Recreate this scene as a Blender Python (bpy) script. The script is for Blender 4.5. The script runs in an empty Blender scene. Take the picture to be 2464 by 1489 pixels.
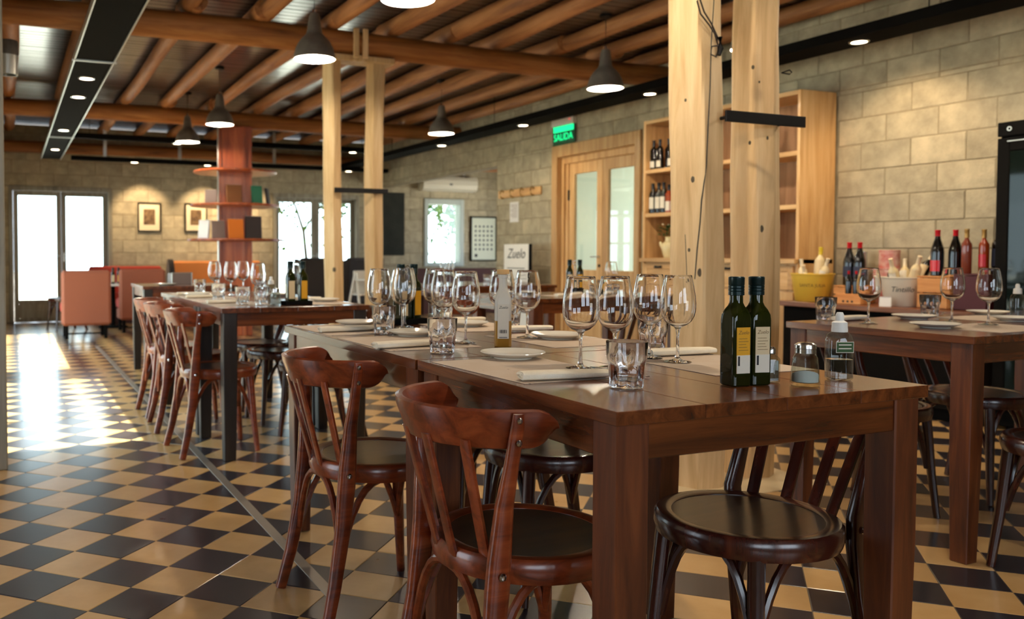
import bpy, math, random
from math import sin, cos, pi, radians, sqrt
from mathutils import Vector, Matrix
random.seed(7)
SC = bpy.context.scene
COL = SC.collection
R = random.Random(11)

# ------------------------------------------------------------ camera, world, exposure
cam_d = bpy.data.cameras.new('camera')
cam = bpy.data.objects.new('camera', cam_d); COL.objects.link(cam)
_ya, _pi, _ro = radians(23.27), radians(-1.91), radians(.085)
_f = Vector((sin(_ya) * cos(_pi), cos(_ya) * cos(_pi), sin(_pi))); _r = Vector((cos(_ya), -sin(_ya), 0)); _u = _r.cross(_f)
_r, _u = _r * cos(_ro) + _u * sin(_ro), _u * cos(_ro) - _r * sin(_ro)
cam.matrix_world = Matrix(((_r.x, _u.x, -_f.x, 0), (_r.y, _u.y, -_f.y, 0), (_r.z, _u.z, -_f.z, 1.062), (0, 0, 0, 1)))
cam_d.sensor_width = 36.0
cam_d.lens = 36.0 * 2098.5 / 2464
cam_d.shift_x = 307 / 2464
cam_d.shift_y = -64.5 / 2464
cam_d.clip_start = 0.05
cam_d.dof.use_dof = True
cam_d.dof.focus_distance = 2.05
cam_d.dof.aperture_fstop = 4.2
SC.camera = cam

w = bpy.data.worlds.new('daylight_sky'); SC.world = w; w.use_nodes = True
bg = w.node_tree.nodes['Background']
bg.inputs[0].default_value = (0.76, 0.88, 1.0, 1)
bg.inputs[1].default_value = 6.5
SC.view_settings.view_transform = 'Standard'
SC.view_settings.look = 'None'
SC.view_settings.exposure = 0.14
SC.view_settings.gamma = 1.0
SC.view_settings.use_curve_mapping = False
SC.cycles.use_denoising = True
SC.cycles.max_bounces = 16
SC.cycles.transmission_bounces = 16
SC.cycles.glossy_bounces = 6
SC.cycles.diffuse_bounces = 5
SC.cycles.transparent_max_bounces = 16
SC.cycles.sample_clamp_indirect = 6.0
SC.cycles.caustics_reflective = False
SC.cycles.caustics_refractive = False

sun = bpy.data.lights.new('sun', 'SUN'); sun.energy = 36; sun.angle = radians(.6); sun.color = (1, .96, .9)
so = bpy.data.objects.new('sun', sun); COL.objects.link(so); so.location = (-10, 8, 20)
so.rotation_euler = Vector((.45, .03, -1)).to_track_quat('-Z', 'Y').to_euler()
def portal(loc, rot, sx, sy):
    l = bpy.data.lights.new('window_portal', 'AREA'); l.shape = 'RECTANGLE'; l.size = sx; l.size_y = sy
    l.cycles.is_portal = True
    o = bpy.data.objects.new('window_portal', l); COL.objects.link(o); o.location = loc; o.rotation_euler = rot
PX = (0, radians(-90), 0)   # facing +x
for y0, y1, zz in ((4.95, 7.8, 2.1), (8.4, 12.3, 1.7)):
    portal((-0.3, (y0 + y1) / 2, zz / 2), PX, zz, y1 - y0)
for y0, y1 in ((2.2, 3.9),):
    portal((-3.3, (y0 + y1) / 2, 1.3), PX, 2.2, y1 - y0)  # portal of the unseen window put in beside the camera
portal((1.8, -2.75, 1.65), (radians(90), 0, 0), 1.6, 1.3)  # portals of the unseen windows put in behind the camera
for x_ in (-.6,): portal((x_, -2.75, 1.6), (radians(90), 0, 0), 2.0, 1.4)
portal((9.25, 12.1, 1.45), (0, radians(90), 0), 1.5, 2.6)  # portal of the opening added to light the alcove
portal((8.95, 8.2, 1.45), (0, radians(90), 0), 2.3, 3.0)  # portal of the opening added to light the lobby
for x0, x1, z0, z1 in ((0, 1.5, 0, 2.1), (4.1, 5.65, 0, 2.1), (6.93, 7.74, .83, 2.06)):
    portal(((x0 + x1) / 2, 14.62, (z0 + z1) / 2), (radians(-90), 0, 0), x1 - x0, z1 - z0)

# ------------------------------------------------------------ materials
def lin(c):
    return tuple(((v / 255) / 12.92 if v / 255 <= .04045 else ((v / 255 + .055) / 1.055) ** 2.4) for v in c)

def mat(name, rgb, rough=.5, metal=0, coat=0, trans=0, ior=1.45, emit=None, estr=0, spec=None, sheen=0):
    m = bpy.data.materials.new(name); m.use_nodes = True
    b = m.node_tree.nodes['Principled BSDF']
    b.inputs['Base Color'].default_value = (*lin(rgb), 1)
    b.inputs['Roughness'].default_value = rough
    b.inputs['Metallic'].default_value = metal
    b.inputs['Coat Weight'].default_value = coat
    b.inputs['Coat Roughness'].default_value = .16
    b.inputs['Transmission Weight'].default_value = trans
    b.inputs['IOR'].default_value = ior
    if spec is not None: b.inputs['Specular IOR Level'].default_value = spec
    if sheen: b.inputs['Sheen Weight'].default_value = sheen
    if emit:
        b.inputs['Emission Color'].default_value = (*lin(emit), 1); b.inputs['Emission Strength'].default_value = estr
    return m

def nodes(m):
    nt = m.node_tree
    return nt, nt.nodes['Principled BSDF'], nt.nodes.new, nt.links.new

def ramp_of(new, stops):
    r = new('ShaderNodeValToRGB'); e = r.color_ramp.elements
    while len(e) < len(stops): e.new(.5)
    for k, (p, c) in enumerate(stops): e[k].position = p; e[k].color = (*lin(c), 1)
    return r

def wood(name, dark, mid, light, axis=0, scale=1.0, rough=.4, coat=.2, bump=.08, knots=0):
    m = mat(name, mid, rough, coat=coat)
    nt, b, new, link = nodes(m)
    tc = new('ShaderNodeTexCoord'); mp = new('ShaderNodeMapping')
    oi = new('ShaderNodeObjectInfo')
    s = [14 * scale] * 3; s[axis] = 1.1 * scale
    mp.inputs['Scale'].default_value = s
    ad = new('ShaderNodeVectorMath'); ad.operation = 'ADD'
    sc = new('ShaderNodeVectorMath'); sc.operation = 'SCALE'; sc.inputs[0].default_value = (37, 17, 53)
    link(oi.outputs['Random'], sc.inputs['Scale'])
    link(tc.outputs['Object'], mp.inputs['Vector']); link(mp.outputs[0], ad.inputs[0]); link(sc.outputs[0], ad.inputs[1])
    n = new('ShaderNodeTexNoise'); n.inputs['Scale'].default_value = 2.2; n.inputs['Detail'].default_value = 7; n.inputs['Roughness'].default_value = .62
    n.inputs['Distortion'].default_value = .6
    link(ad.outputs[0], n.inputs['Vector'])
    r = ramp_of(new, [(.28, dark), (.5, mid), (.72, light)])
    link(n.outputs[0], r.inputs[0])
    out = r.outputs[0]
    hs = new('ShaderNodeHueSaturation')
    mr = new('ShaderNodeMapRange'); mr.inputs[3].default_value = .84; mr.inputs[4].default_value = 1.12
    link(oi.outputs['Random'], mr.inputs[0]); link(mr.outputs[0], hs.inputs['Value']); link(out, hs.inputs['Color']); out = hs.outputs[0]
    if knots:
        v = new('ShaderNodeTexVoronoi'); v.inputs['Scale'].default_value = knots
        mp2 = new('ShaderNodeMapping'); s2 = [1.0] * 3; s2[axis] = .35; mp2.inputs['Scale'].default_value = s2
        link(tc.outputs['Object'], mp2.inputs['Vector']); link(mp2.outputs[0], v.inputs['Vector'])
        rr = ramp_of(new, [(.02, (60, 40, 25)), (.075, (255, 255, 255))]); link(v.outputs['Distance'], rr.inputs[0])
        mx = new('ShaderNodeMix'); mx.data_type = 'RGBA'; mx.blend_type = 'MULTIPLY'; mx.inputs[0].default_value = .8
        link(out, mx.inputs[6]); link(rr.outputs[0], mx.inputs[7]); out = mx.outputs[2]
    link(out, b.inputs['Base Color'])
    bp = new('ShaderNodeBump'); bp.inputs['Strength'].default_value = bump; bp.inputs['Distance'].default_value = .004
    link(n.outputs[0], bp.inputs['Height']); link(bp.outputs[0], b.inputs['Normal'])
    return m

def mottled(name, c1, c2, scale, rough, bump=.2, var=.12, rough_var=0, dist=.003, coat=0):
    m = mat(name, c1, rough, coat=coat)
    nt, b, new, link = nodes(m)
    tc = new('ShaderNodeTexCoord'); oi = new('ShaderNodeObjectInfo'); ge = new('ShaderNodeNewGeometry')
    su = new('ShaderNodeMath'); su.operation = 'ADD'; link(oi.outputs['Random'], su.inputs[0]); link(ge.outputs['Random Per Island'], su.inputs[1])
    fr = new('ShaderNodeMath'); fr.operation = 'FRACT'; link(su.outputs[0], fr.inputs[0])
    sc = new('ShaderNodeVectorMath'); sc.operation = 'SCALE'; sc.inputs[0].default_value = (31, 47, 13); link(fr.outputs[0], sc.inputs['Scale'])
    ad = new('ShaderNodeVectorMath'); ad.operation = 'ADD'; link(tc.outputs['Object'], ad.inputs[0]); link(sc.outputs[0], ad.inputs[1])
    n = new('ShaderNodeTexNoise'); n.inputs['Scale'].default_value = scale; n.inputs['Detail'].default_value = 6; n.inputs['Roughness'].default_value = .6
    link(ad.outputs[0], n.inputs['Vector'])
    r = ramp_of(new, [(.3, c1), (.7, c2)]); link(n.outputs[0], r.inputs[0])
    hs = new('ShaderNodeHueSaturation'); mr = new('ShaderNodeMapRange'); mr.inputs[3].default_value = 1 - var; mr.inputs[4].default_value = 1 + var
    link(fr.outputs[0], mr.inputs[0]); link(mr.outputs[0], hs.inputs['Value']); link(r.outputs[0], hs.inputs['Color']); link(hs.outputs[0], b.inputs['Base Color'])
    if rough_var:
        m2 = new('ShaderNodeMapRange'); m2.inputs[3].default_value = rough - rough_var; m2.inputs[4].default_value = rough + rough_var
        link(n.outputs[0], m2.inputs[0]); link(m2.outputs[0], b.inputs['Roughness'])
    bp = new('ShaderNodeBump'); bp.inputs['Strength'].default_value = bump; bp.inputs['Distance'].default_value = dist
    n2 = new('ShaderNodeTexNoise'); n2.inputs['Scale'].default_value = scale * 9; n2.inputs['Detail'].default_value = 4
    link(ad.outputs[0], n2.inputs['Vector']); link(n2.outputs[0], bp.inputs['Height']); link(bp.outputs[0], b.inputs['Normal'])
    return m

M = {}
M['tile_light'] = mottled('ochre_cement_tile', (203, 158, 98), (222, 182, 124), 6, .3, .05, .09, .06, .001, .5)
M['tile_dark'] = mottled('dark_cement_tile', (38, 34, 38), (58, 52, 56), 7, .3, .05, .2, .06, .001, .5)
M['grout'] = mat('grout', (120, 108, 92), .7)
M['strip'] = mat('floor_strip_metal', (150, 140, 128), .45, metal=.5)
M['block'] = mottled('concrete_block', (150, 140, 118), (186, 174, 146), 7, .85, .5, .1, 0, .006)
M['mortar'] = mottled('mortar', (126, 114, 92), (156, 144, 118), 12, .9, .4, .03)
M['table'] = wood('walnut_table', (54, 26, 11), (94, 47, 20), (126, 68, 30), 1, .9, .26, .5, .05)
M['table_x'] = wood('walnut_table_cross', (54, 26, 11), (94, 47, 20), (126, 68, 30), 0, .9, .26, .5, .05)
M['table_z'] = wood('walnut_table_leg', (56, 27, 13), (94, 47, 22), (122, 66, 32), 2, .9, .4, .15, .05)
M['table_black'] = wood('black_stained_table', (22, 17, 15), (36, 28, 24), (50, 38, 30), 2, .9, .4, .1, .05)
M['chair'] = wood('mahogany_bentwood', (70, 25, 10), (124, 52, 23), (158, 76, 38), 0, .8, .3, .5, .03)
M['chair_dark'] = wood('dark_bentwood', (34, 12, 9), (58, 22, 14), (84, 36, 20), 2, .8, .26, .6, .03)
M['seat'] = wood('dark_seat_panel', (24, 15, 11), (44, 28, 18), (70, 46, 26), 0, .6, .3, .4, .03)
M['pine'] = wood('pine_log', (192, 154, 104), (222, 188, 138), (240, 214, 170), 2, .45, .6, 0, .12, 2.2)
M['beam'] = wood('log_beam', (112, 66, 32), (160, 102, 52), (188, 130, 74), 0, .5, .6, 0, .15)
M['rafter'] = wood('log_rafter', (116, 70, 38), (160, 105, 61), (188, 132, 84), 1, .5, .62, 0, .15)
M['boards'] = wood('varnished_ceiling_boards', (38, 29, 30), (56, 43, 43), (78, 60, 57), 0, .5, .28, .4, .05)
M['oak'] = wood('light_oak', (176, 130, 78), (206, 162, 106), (224, 186, 134), 2, .5, .5, .05, .05)
M['oak_y'] = wood('light_oak_horizontal', (176, 130, 78), (206, 162, 106), (224, 186, 134), 1, .5, .5, .05, .05)
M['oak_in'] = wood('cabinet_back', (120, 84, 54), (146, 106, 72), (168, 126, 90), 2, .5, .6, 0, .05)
M['greywood'] = wood('weathered_door_wood', (118, 112, 98), (146, 140, 124), (170, 166, 150), 2, .5, .5, .05, .05)
M['redwood'] = wood('red_brown_shelf_wood', (120, 52, 24), (156, 76, 38), (186, 104, 58), 2, .5, .38, .2, .04)
M['crate'] = wood('crate_pine', (186, 116, 58), (212, 146, 84), (230, 172, 110), 1, .7, .6, 0, .06)
M['counter'] = wood('counter_wood', (70, 36, 20), (104, 58, 34), (132, 80, 48), 1, .7, .35, .3, .04)
M['black'] = mat('black_paint', (20, 19, 18), .9, spec=.05)
M['iron'] = mat('black_iron', (20, 20, 21), .55, metal=.4)
M['alu'] = mat('aluminium', (196, 200, 196), .35, metal=.8)
M['steel'] = mat('polished_steel', (205, 205, 205), .18, metal=1)
M['brass'] = mat('brass', (180, 150, 90), .3, metal=1)
M['shade'] = mottled('aged_zinc_shade', (82, 76, 70), (112, 106, 98), 9, .42, .1, .05)
M['shade_in'] = mat('white_enamel', (240, 238, 232), .5)
M['bulb'] = mat('bulb_glow', (255, 236, 205), .5, emit=(255, 238, 210), estr=12)
M['spot'] = mat('spot_glow', (255, 236, 205), .5, emit=(255, 232, 196), estr=16)
M['glass'] = mat('clear_glass', (255, 255, 255), 0, trans=1, ior=1.45)
def thin(name, tint, ior=1.45, boost=1.0):
    m = bpy.data.materials.new(name); m.use_nodes = True; nt = m.node_tree; nt.nodes.clear(); new = nt.nodes.new; link = nt.links.new
    out = new('ShaderNodeOutputMaterial'); mx = new('ShaderNodeMixShader'); tr = new('ShaderNodeBsdfTransparent'); gl = new('ShaderNodeBsdfGlossy'); fr = new('ShaderNodeFresnel')
    tr.inputs[0].default_value = (*lin(tint), 1); gl.inputs['Roughness'].default_value = .02; 
    ge = new('ShaderNodeNewGeometry'); mr = new('ShaderNodeMapRange'); mr.inputs[3].default_value = ior; mr.inputs[4].default_value = 1 / ior; link(ge.outputs['Backfacing'], mr.inputs[0]); link(mr.outputs[0], fr.inputs['IOR'])
    ml = new('ShaderNodeMath'); ml.operation = 'MULTIPLY'; ml.inputs[1].default_value = boost; ml.use_clamp = True
    link(fr.outputs[0], ml.inputs[0]); link(ml.outputs[0], mx.inputs[0]); link(tr.outputs[0], mx.inputs[1]); link(gl.outputs[0], mx.inputs[2]); link(mx.outputs[0], out.inputs[0])
    return m
M['pane'] = thin('window_glass', (244, 250, 247), 1.5, 1.6)
M['thin_glass'] = thin('thin_clear_glass', (240, 244, 242), 1.5, 1.3)
M['fridge_glass'] = mat('fridge_glass', (16, 26, 23), .04, spec=.3)
M['white'] = mat('white_plastic', (232, 230, 222), .45)
M['ac'] = mat('ac_plastic', (224, 218, 200), .45)
M['porcelain'] = mat('porcelain', (236, 230, 214), .14, coat=.4)
M['linen'] = mottled('linen_napkin', (238, 226, 200), (248, 238, 216), 30, .85, .3, .03)
M['paper'] = mat('white_paper', (232, 230, 226), .8)
M['card'] = mat('cream_card', (226, 212, 188), .8)
M['green_glass'] = mat('green_bottle_glass', (44, 52, 14), .04, trans=.6, ior=1.45)
M['oil_dark'] = mat('dark_oil_fill', (14, 14, 8), .15, coat=.5)
M['wine_glass_dark'] = mat('dark_wine_bottle', (16, 14, 12), .08, coat=.5)
M['rose'] = mat('rose_wine_bottle', (150, 70, 48), .08, coat=.5, trans=.3)
M['amber'] = mat('amber_bottle', (176, 70, 26), .08, coat=.5, trans=.3)
M['white_wine'] = mat('pale_wine_bottle', (226, 206, 160), .12, coat=.4)
M['capsule_red'] = mat('red_capsule', (196, 18, 32), .3, coat=.3)
M['capsule_yellow'] = mat('yellow_capsule', (214, 184, 44), .3)
M['capsule_gold'] = mat('gold_capsule', (190, 150, 84), .3, metal=.5)
M['capsule_cream'] = mat('cream_capsule', (232, 214, 180), .4)
M['capsule_black'] = mat('black_capsule', (24, 26, 30), .35)
M['cap_teal'] = mat('dark_green_cap', (18, 40, 40), .3, metal=.4)
M['label_white'] = mat('white_label', (226, 218, 200), .7)
M['label_blue'] = mat('dark_label', (46, 52, 74), .6)
M['label_yellow'] = mat('yellow_label', (226, 164, 30), .6)
M['label_cream'] = mat('cream_label', (222, 200, 158), .7)
M['label_green'] = mat('green_label', (52, 84, 36), .6)
M['ink'] = mat('ink', (40, 38, 40), .7)
M['ink_brown'] = mat('brown_ink', (120, 90, 50), .7)
M['cork'] = mat('cork', (206, 164, 108), .8)
M['frosted'] = mat('frosted_glass', (230, 224, 208), .35, trans=.25)
M['vinegar'] = mat('amber_vinegar', (206, 150, 60), .25, trans=.3)
M['liquid'] = thin('clear_liquid', (226, 228, 232), 1.33, 2.0)
M['salt'] = mat('salt', (246, 244, 240), .9)
M['pepper'] = mottled('ground_pepper', (96, 80, 62), (140, 120, 96), 260, .9, .4, .03)
M['yellow_metal'] = mat('yellow_bucket_metal', (222, 182, 66), .38, metal=.15)
M['white_metal'] = mat('white_bucket_metal', (216, 206, 186), .4)
M['pink_tin'] = mottled('pink_red_tin', (196, 72, 66), (240, 206, 190), 16, .4, .05, .05)
M['silver_tin'] = mat('silver_tin', (200, 200, 204), .25, metal=.8)
M['wine_red'] = mat('dark_red_crate_paint', (74, 12, 18), .5)
M['terracotta'] = mat('terracotta_upholstery', (150, 88, 66), .8)
M['red_uph'] = mat('red_upholstery', (170, 52, 38), .75)
M['orange_uph'] = mat('orange_upholstery', (200, 124, 58), .7, sheen=.2)
M['dark_uph'] = mat('charcoal_upholstery', (52, 45, 42), .85, sheen=.2)
M['dark_uph2'] = mat('maroon_brown_bench', (74, 36, 28), .7)
M['slate'] = mottled('blackboard_slate', (36, 38, 33), (48, 50, 43), 4, .95, .05, .03)
M['paint_frame'] = mat('grey_green_window_paint', (182, 192, 186), .5)
M['poster'] = mat('poster_paper', (222, 226, 204), .7)
M['photo_brown'] = mottled('brown_photo_print', (70, 48, 32), (150, 120, 84), 14, .6, 0, .02)
M['mat_board'] = mat('cream_mat_board', (236, 222, 190), .8)
M['terracotta_pot'] = mat('terracotta_pot', (170, 84, 52), .8)
M['leaf'] = mottled('vine_leaf', (48, 92, 18), (88, 136, 32), 3, .6, 0, .25)
M['leaf_dark'] = mottled('houseplant_leaf', (40, 70, 34), (70, 104, 48), 8, .5, 0, .15)
M['bark'] = mottled('bark', (70, 60, 48), (104, 92, 74), 14, .9, .5, .05)
M['ceramic'] = mat('cream_ceramic', (226, 208, 156), .3, coat=.3)
M['ceramic_blue'] = mat('mint_ceramic', (120, 190, 176), .35)
M['book_green'] = mat('green_cover', (26, 116, 88), .5)
M['book_orange'] = mat('orange_cover', (226, 124, 26), .5)
M['book_black'] = mat('black_cover', (40, 30, 32), .45)
M['book_grey'] = mat('grey_cover', (128, 112, 108), .55)
M['book_white'] = mat('white_cover', (222, 222, 226), .55)
M['book_brown'] = mat('brown_cover', (128, 82, 44), .6)
M['cable'] = mat('brown_cable', (42, 28, 20), .6)
M['green_led'] = mat('green_sign_glow', (10, 150, 90), .4, emit=(20, 235, 140), estr=1.6)
M['sign_plate'] = mat('green_acrylic', (70, 130, 100), .25, trans=.5)
M['red_led'] = mat('red_led', (255, 40, 60), .4, emit=(255, 50, 70), estr=3)
M['patio'] = mottled('pale_patio', (196, 190, 176), (216, 210, 196), 2, .9, .2, .03)
M['plaster'] = mat('pale_plaster', (206, 208, 188), .85)
M['roof'] = mat('roof_top', (120, 110, 100), .9)
M['pepper_cap'] = M['steel']

def placemat_material():
    m = mat('printed_placemat', (222, 208, 190), .8)
    nt, b, new, link = nodes(m)
    tc = new('ShaderNodeTexCoord'); v = new('ShaderNodeTexVoronoi'); v.inputs['Scale'].default_value = 34
    link(tc.outputs['Object'], v.inputs['Vector'])
    r = ramp_of(new, [(.06, (110, 84, 60)), (.14, (200, 180, 158))]); link(v.outputs['Distance'], r.inputs[0])
    n = new('ShaderNodeTexNoise'); n.inputs['Scale'].default_value = 9; link(tc.outputs['Object'], n.inputs['Vector'])
    r2 = ramp_of(new, [(.44, (0, 0, 0)), (.5, (255, 255, 255))]); link(n.outputs[0], r2.inputs[0])
    mx = new('ShaderNodeMix'); mx.data_type = 'RGBA'; link(r2.outputs[0], mx.inputs[0]); mx.inputs[6].default_value = (*lin((202, 184, 164)), 1)
    link(r.outputs[0], mx.inputs[7]); link(mx.outputs[2], b.inputs['Base Color'])
    return m
M['placemat'] = placemat_material()

# ------------------------------------------------------------ mesh helpers
class B:
    """collects geometry for ONE mesh"""
    def __init__(s, sharp=38): s.v = []; s.f = []; s.sm = []; s.sharp = sharp
    def add(s, vs, fs, smooth=False):
        o = len(s.v); s.v += [tuple(v) for v in vs]
        for f in fs: s.f.append(tuple(o + i for i in f)); s.sm.append(smooth)
        return s
    def box(s, x0, x1, y0, y1, z0, z1, b=.003, mtx=None):
        b = min(b, abs(x1 - x0) * .45, abs(y1 - y0) * .45, abs(z1 - z0) * .45)
        if b <= 1e-6:
            vs = [(x, y, z) for x in (x0, x1) for y in (y0, y1) for z in (z0, z1)]
            fs = [(0, 1, 3, 2), (4, 6, 7, 5), (0, 4, 5, 1), (2, 3, 7, 6), (0, 2, 6, 4), (1, 5, 7, 3)]
        else:
            vs = []; idx = {}
            X = (x0, x1); Y = (y0, y1); Z = (z0, z1); sg = (1, -1)
            for i in (0, 1):
                for j in (0, 1):
                    for k in (0, 1):
                        for a in range(3):
                            p = [X[i] + sg[i] * b, Y[j] + sg[j] * b, Z[k] + sg[k] * b]
                            p[a] = (X, Y, Z)[a][(i, j, k)[a]]
                            idx[(i, j, k, a)] = len(vs); vs.append(tuple(p))
            fs = []
            for a in range(3):
                u, w_ = [t for t in range(3) if t != a]
                for e in (0, 1):
                    q = []
                    for (m_, n_) in ((0, 0), (1, 0), (1, 1), (0, 1)):
                        c = [0, 0, 0]; c[a] = e; c[u] = m_; c[w_] = n_
                        q.append(idx[(*c, a)])
                    fs.append(tuple(q))
            for a in range(3):          # edge chamfers along axis a
                u, w_ = [t for t in range(3) if t != a]
                for m_ in (0, 1):
                    for n_ in (0, 1):
                        c0 = [0, 0, 0]; c0[u] = m_; c0[w_] = n_; c1 = list(c0); c1[a] = 1
                        fs.append((idx[(*c0, u)], idx[(*c0, w_)], idx[(*c1, w_)], idx[(*c1, u)]))
            for i in (0, 1):
                for j in (0, 1):
                    for k in (0, 1): fs.append(tuple(idx[(i, j, k, a)] for a in range(3)))
        if mtx is not None: vs = [tuple(mtx @ Vector(v)) for v in vs]
        return s.add(vs, fs)
    def lathe(s, prof, n=24, smooth=True, cx=0, cy=0, cap=True):
        """prof: list of (r,z); r==0 ends are closed"""
        vs = []; fs = []; rings = []
        for r, z in prof:
            if r < 1e-6: rings.append([len(vs)]); vs.append((cx, cy, z))
            else:
                rings.append(list(range(len(vs), len(vs) + n)))
                vs += [(cx + r * cos(2 * pi * k / n), cy + r * sin(2 * pi * k / n), z) for k in range(n)]
        for a, b_ in zip(rings, rings[1:]):
            for k in range(n):
                k2 = (k + 1) % n
                if len(a) == 1 and len(b_) == 1: continue
                if len(a) == 1: fs.append((a[0], b_[k2], b_[k]))
                elif len(b_) == 1: fs.append((a[k], a[k2], b_[0]))
                else: fs.append((a[k], a[k2], b_[k2], b_[k]))
        return s.add(vs, fs, smooth)
    def loft(s, secs, smooth=True, cap=True, closed=False):
        """secs: list of rings (lists of points, same length)"""
        n = len(secs[0]); vs = [p for r in secs for p in r]; fs = []
        m_ = len(secs)
        for i in range(m_ if closed else m_ - 1):
            a, b_ = i * n, ((i + 1) % m_) * n
            for k in range(n): fs.append((a + k, a + (k + 1) % n, b_ + (k + 1) % n, b_ + k))
        if cap and not closed:
            fs.append(tuple(range(n - 1, -1, -1))); fs.append(tuple((m_ - 1) * n + k for k in range(n)))
        return s.add(vs, fs, smooth)
    def sweep(s, path, ru, rv=None, n=8, up=(0, 0, 1), ex=2.0, smooth=True):
        """tube along path; ru/rv radii (number or list), ex superellipse exponent"""
        P = [Vector(p) for p in path]; m_ = len(P); secs = []
        ru = ru if isinstance(ru, (list, tuple)) else [ru] * m_
        rv = ru if rv is None else (rv if isinstance(rv, (list, tuple)) else [rv] * m_)
        for i in range(m_):
            t = (P[min(i + 1, m_ - 1)] - P[max(i - 1, 0)]).normalized()
            a = Vector(up) - t * t.dot(Vector(up))
            if a.length < 1e-4: a = Vector((1, 0, 0)) - t * t.x
            a.normalize(); b_ = t.cross(a)
            ring = []
            for k in range(n):
                th = 2 * pi * (k + .5) / n; c, q = cos(th), sin(th)
                cu = math.copysign(abs(c) ** (2 / ex), c); cv = math.copysign(abs(q) ** (2 / ex), q)
                ring.append(tuple(P[i] + b_ * cu * ru[i] + a * cv * rv[i]))
            secs.append(ring)
        return s.loft(secs, smooth)
    def mesh(s, name):
        me = bpy.data.meshes.new(name); me.from_pydata(s.v, [], s.f)
        me.polygons.foreach_set('use_smooth', s.sm); me.update()
        import bmesh
        bm = bmesh.new(); bm.from_mesh(me); bmesh.ops.recalc_face_normals(bm, faces=bm.faces); bm.to_mesh(me); bm.free()
        if any(s.sm): me.set_sharp_from_angle(angle=radians(s.sharp))
        return me

def obj(name, geo, m, parent=None, loc=(0, 0, 0), rot=(0, 0, 0), label=None):
    me = geo.mesh(name) if isinstance(geo, B) else geo
    if isinstance(m, str): m = M[m]
    if not me.materials: me.materials.append(m)
    o = bpy.data.objects.new(name, me); COL.objects.link(o)
    o.location = loc; o.rotation_euler = rot
    if parent is not None: o.parent = parent
    if label: o['label'] = label
    return o

def tag(o, label, cat, group=None):
    o['label'] = label; o['category'] = cat
    if group: o['group'] = group
    return o

def thing(name, label, cat, loc=(0, 0, 0), rz=0, group=None, rot=None):
    o = bpy.data.objects.new(name, None); COL.objects.link(o); o.empty_display_size = .1
    o.location = loc; o.rotation_euler = rot if rot else (0, 0, rz)
    return tag(o, label, cat, group)

def struct(o): o['kind'] = 'structure'; return o

def copy_tree(o, parent=None):
    c = o.copy(); COL.objects.link(c); c.parent = parent
    for ch in KIDS.get(o.name, list(o.children)): copy_tree(ch, c)
    return c
KIDS = {}
def place(proto, label, loc, rz=0, group=None):
    if not proto.get('used'):
        o = proto; o['used'] = 1
        KIDS[o.name] = list(o.children)
        for c in o.children: KIDS[c.name] = list(c.children)
    else: o = copy_tree(proto)
    o.location = loc; o.rotation_euler = (o.rotation_euler[0], o.rotation_euler[1], rz)
    o['label'] = label
    if group: o['group'] = group
    return o

def txt(body, size, m, parent, loc, rot, name='lettering', ext=.0008, sx=1, shear=0, align='CENTER'):
    cu = bpy.data.curves.new('t', 'FONT'); cu.body = body; cu.size = size; cu.extrude = ext; cu.align_x = align; cu.align_y = 'CENTER'; cu.shear = shear; cu.resolution_u = 3
    t = bpy.data.objects.new('t', cu); COL.objects.link(t)
    dg = bpy.context.evaluated_depsgraph_get(); me = bpy.data.meshes.new_from_object(t.evaluated_get(dg))
    bpy.data.objects.remove(t); bpy.data.curves.remove(cu)
    me.materials.clear()
    o = obj(name, me, m, parent, loc, rot); o.scale = (sx, 1, 1)
    return o

# ------------------------------------------------------------ floor
TS = .2
OX, OY = .061, 3.404
Aa = Vector((1, 1)) / sqrt(2); Bb = Vector((1, -1)) / sqrt(2)
def project(p):
    d = Vector(p) - Vector((0, 0, 1.062)); z = d.dot(_f)
    if z < .1: return None
    return (925 + 2098.5 * d.dot(_r) / z, 680 - 2098.5 * d.dot(_u) / z, z)
floor = struct(obj('floor', B().box(-3.3, 9.2, -2.6, 14.5, -.12, -.002, 0), 'grout'))
def tile_geo(g, mtx):
    h = TS / 2 - .0012; c = .0012
    lo = [(-h, -h, -.006), (h, -h, -.006), (h, h, -.006), (-h, h, -.006)]
    mi = [(x, y, -c) for x, y, _ in lo]
    t = h - c; hi = [(-t, -t, 0), (t, -t, 0), (t, t, 0), (-t, t, 0)]
    vs = [tuple(mtx @ Vector(v)) for v in lo + mi + hi]
    fs = [(8, 9, 10, 11)] + [(k, (k + 1) % 4, 4 + (k + 1) % 4, 4 + k) for k in range(4)] + [(4 + k, 4 + (k + 1) % 4, 8 + (k + 1) % 4, 8 + k) for k in range(4)]
    g.add(vs, fs)
g = B(); tile_geo(g, Matrix()); me_d = g.mesh('tile'); me_d.materials.append(M['tile_dark'])
g = B(); tile_geo(g, Matrix()); me_l = g.mesh('tile'); me_l.materials.append(M['tile_light'])
cells = []
for i in range(-40, 75):
    for j in range(-75, 60):
        c = Vector((OX, OY)) + TS * ((i + .5) * Aa + (j + .5) * Bb)
        if -3.1 < c.x < 8.9 and -2.4 < c.y < 14.3 and not (c.x < -.15 and c.y > 4.8): cells.append((c, (i + j) % 2))
def rank(c):
    q = project((c[0].x, c[0].y, 0))
    if q is None or not (-60 < q[0] < 2520 and 600 < q[1] < 1560): return 1e9
    return q[2]
cells.sort(key=rank)
gd, gl = B(), B()
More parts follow.
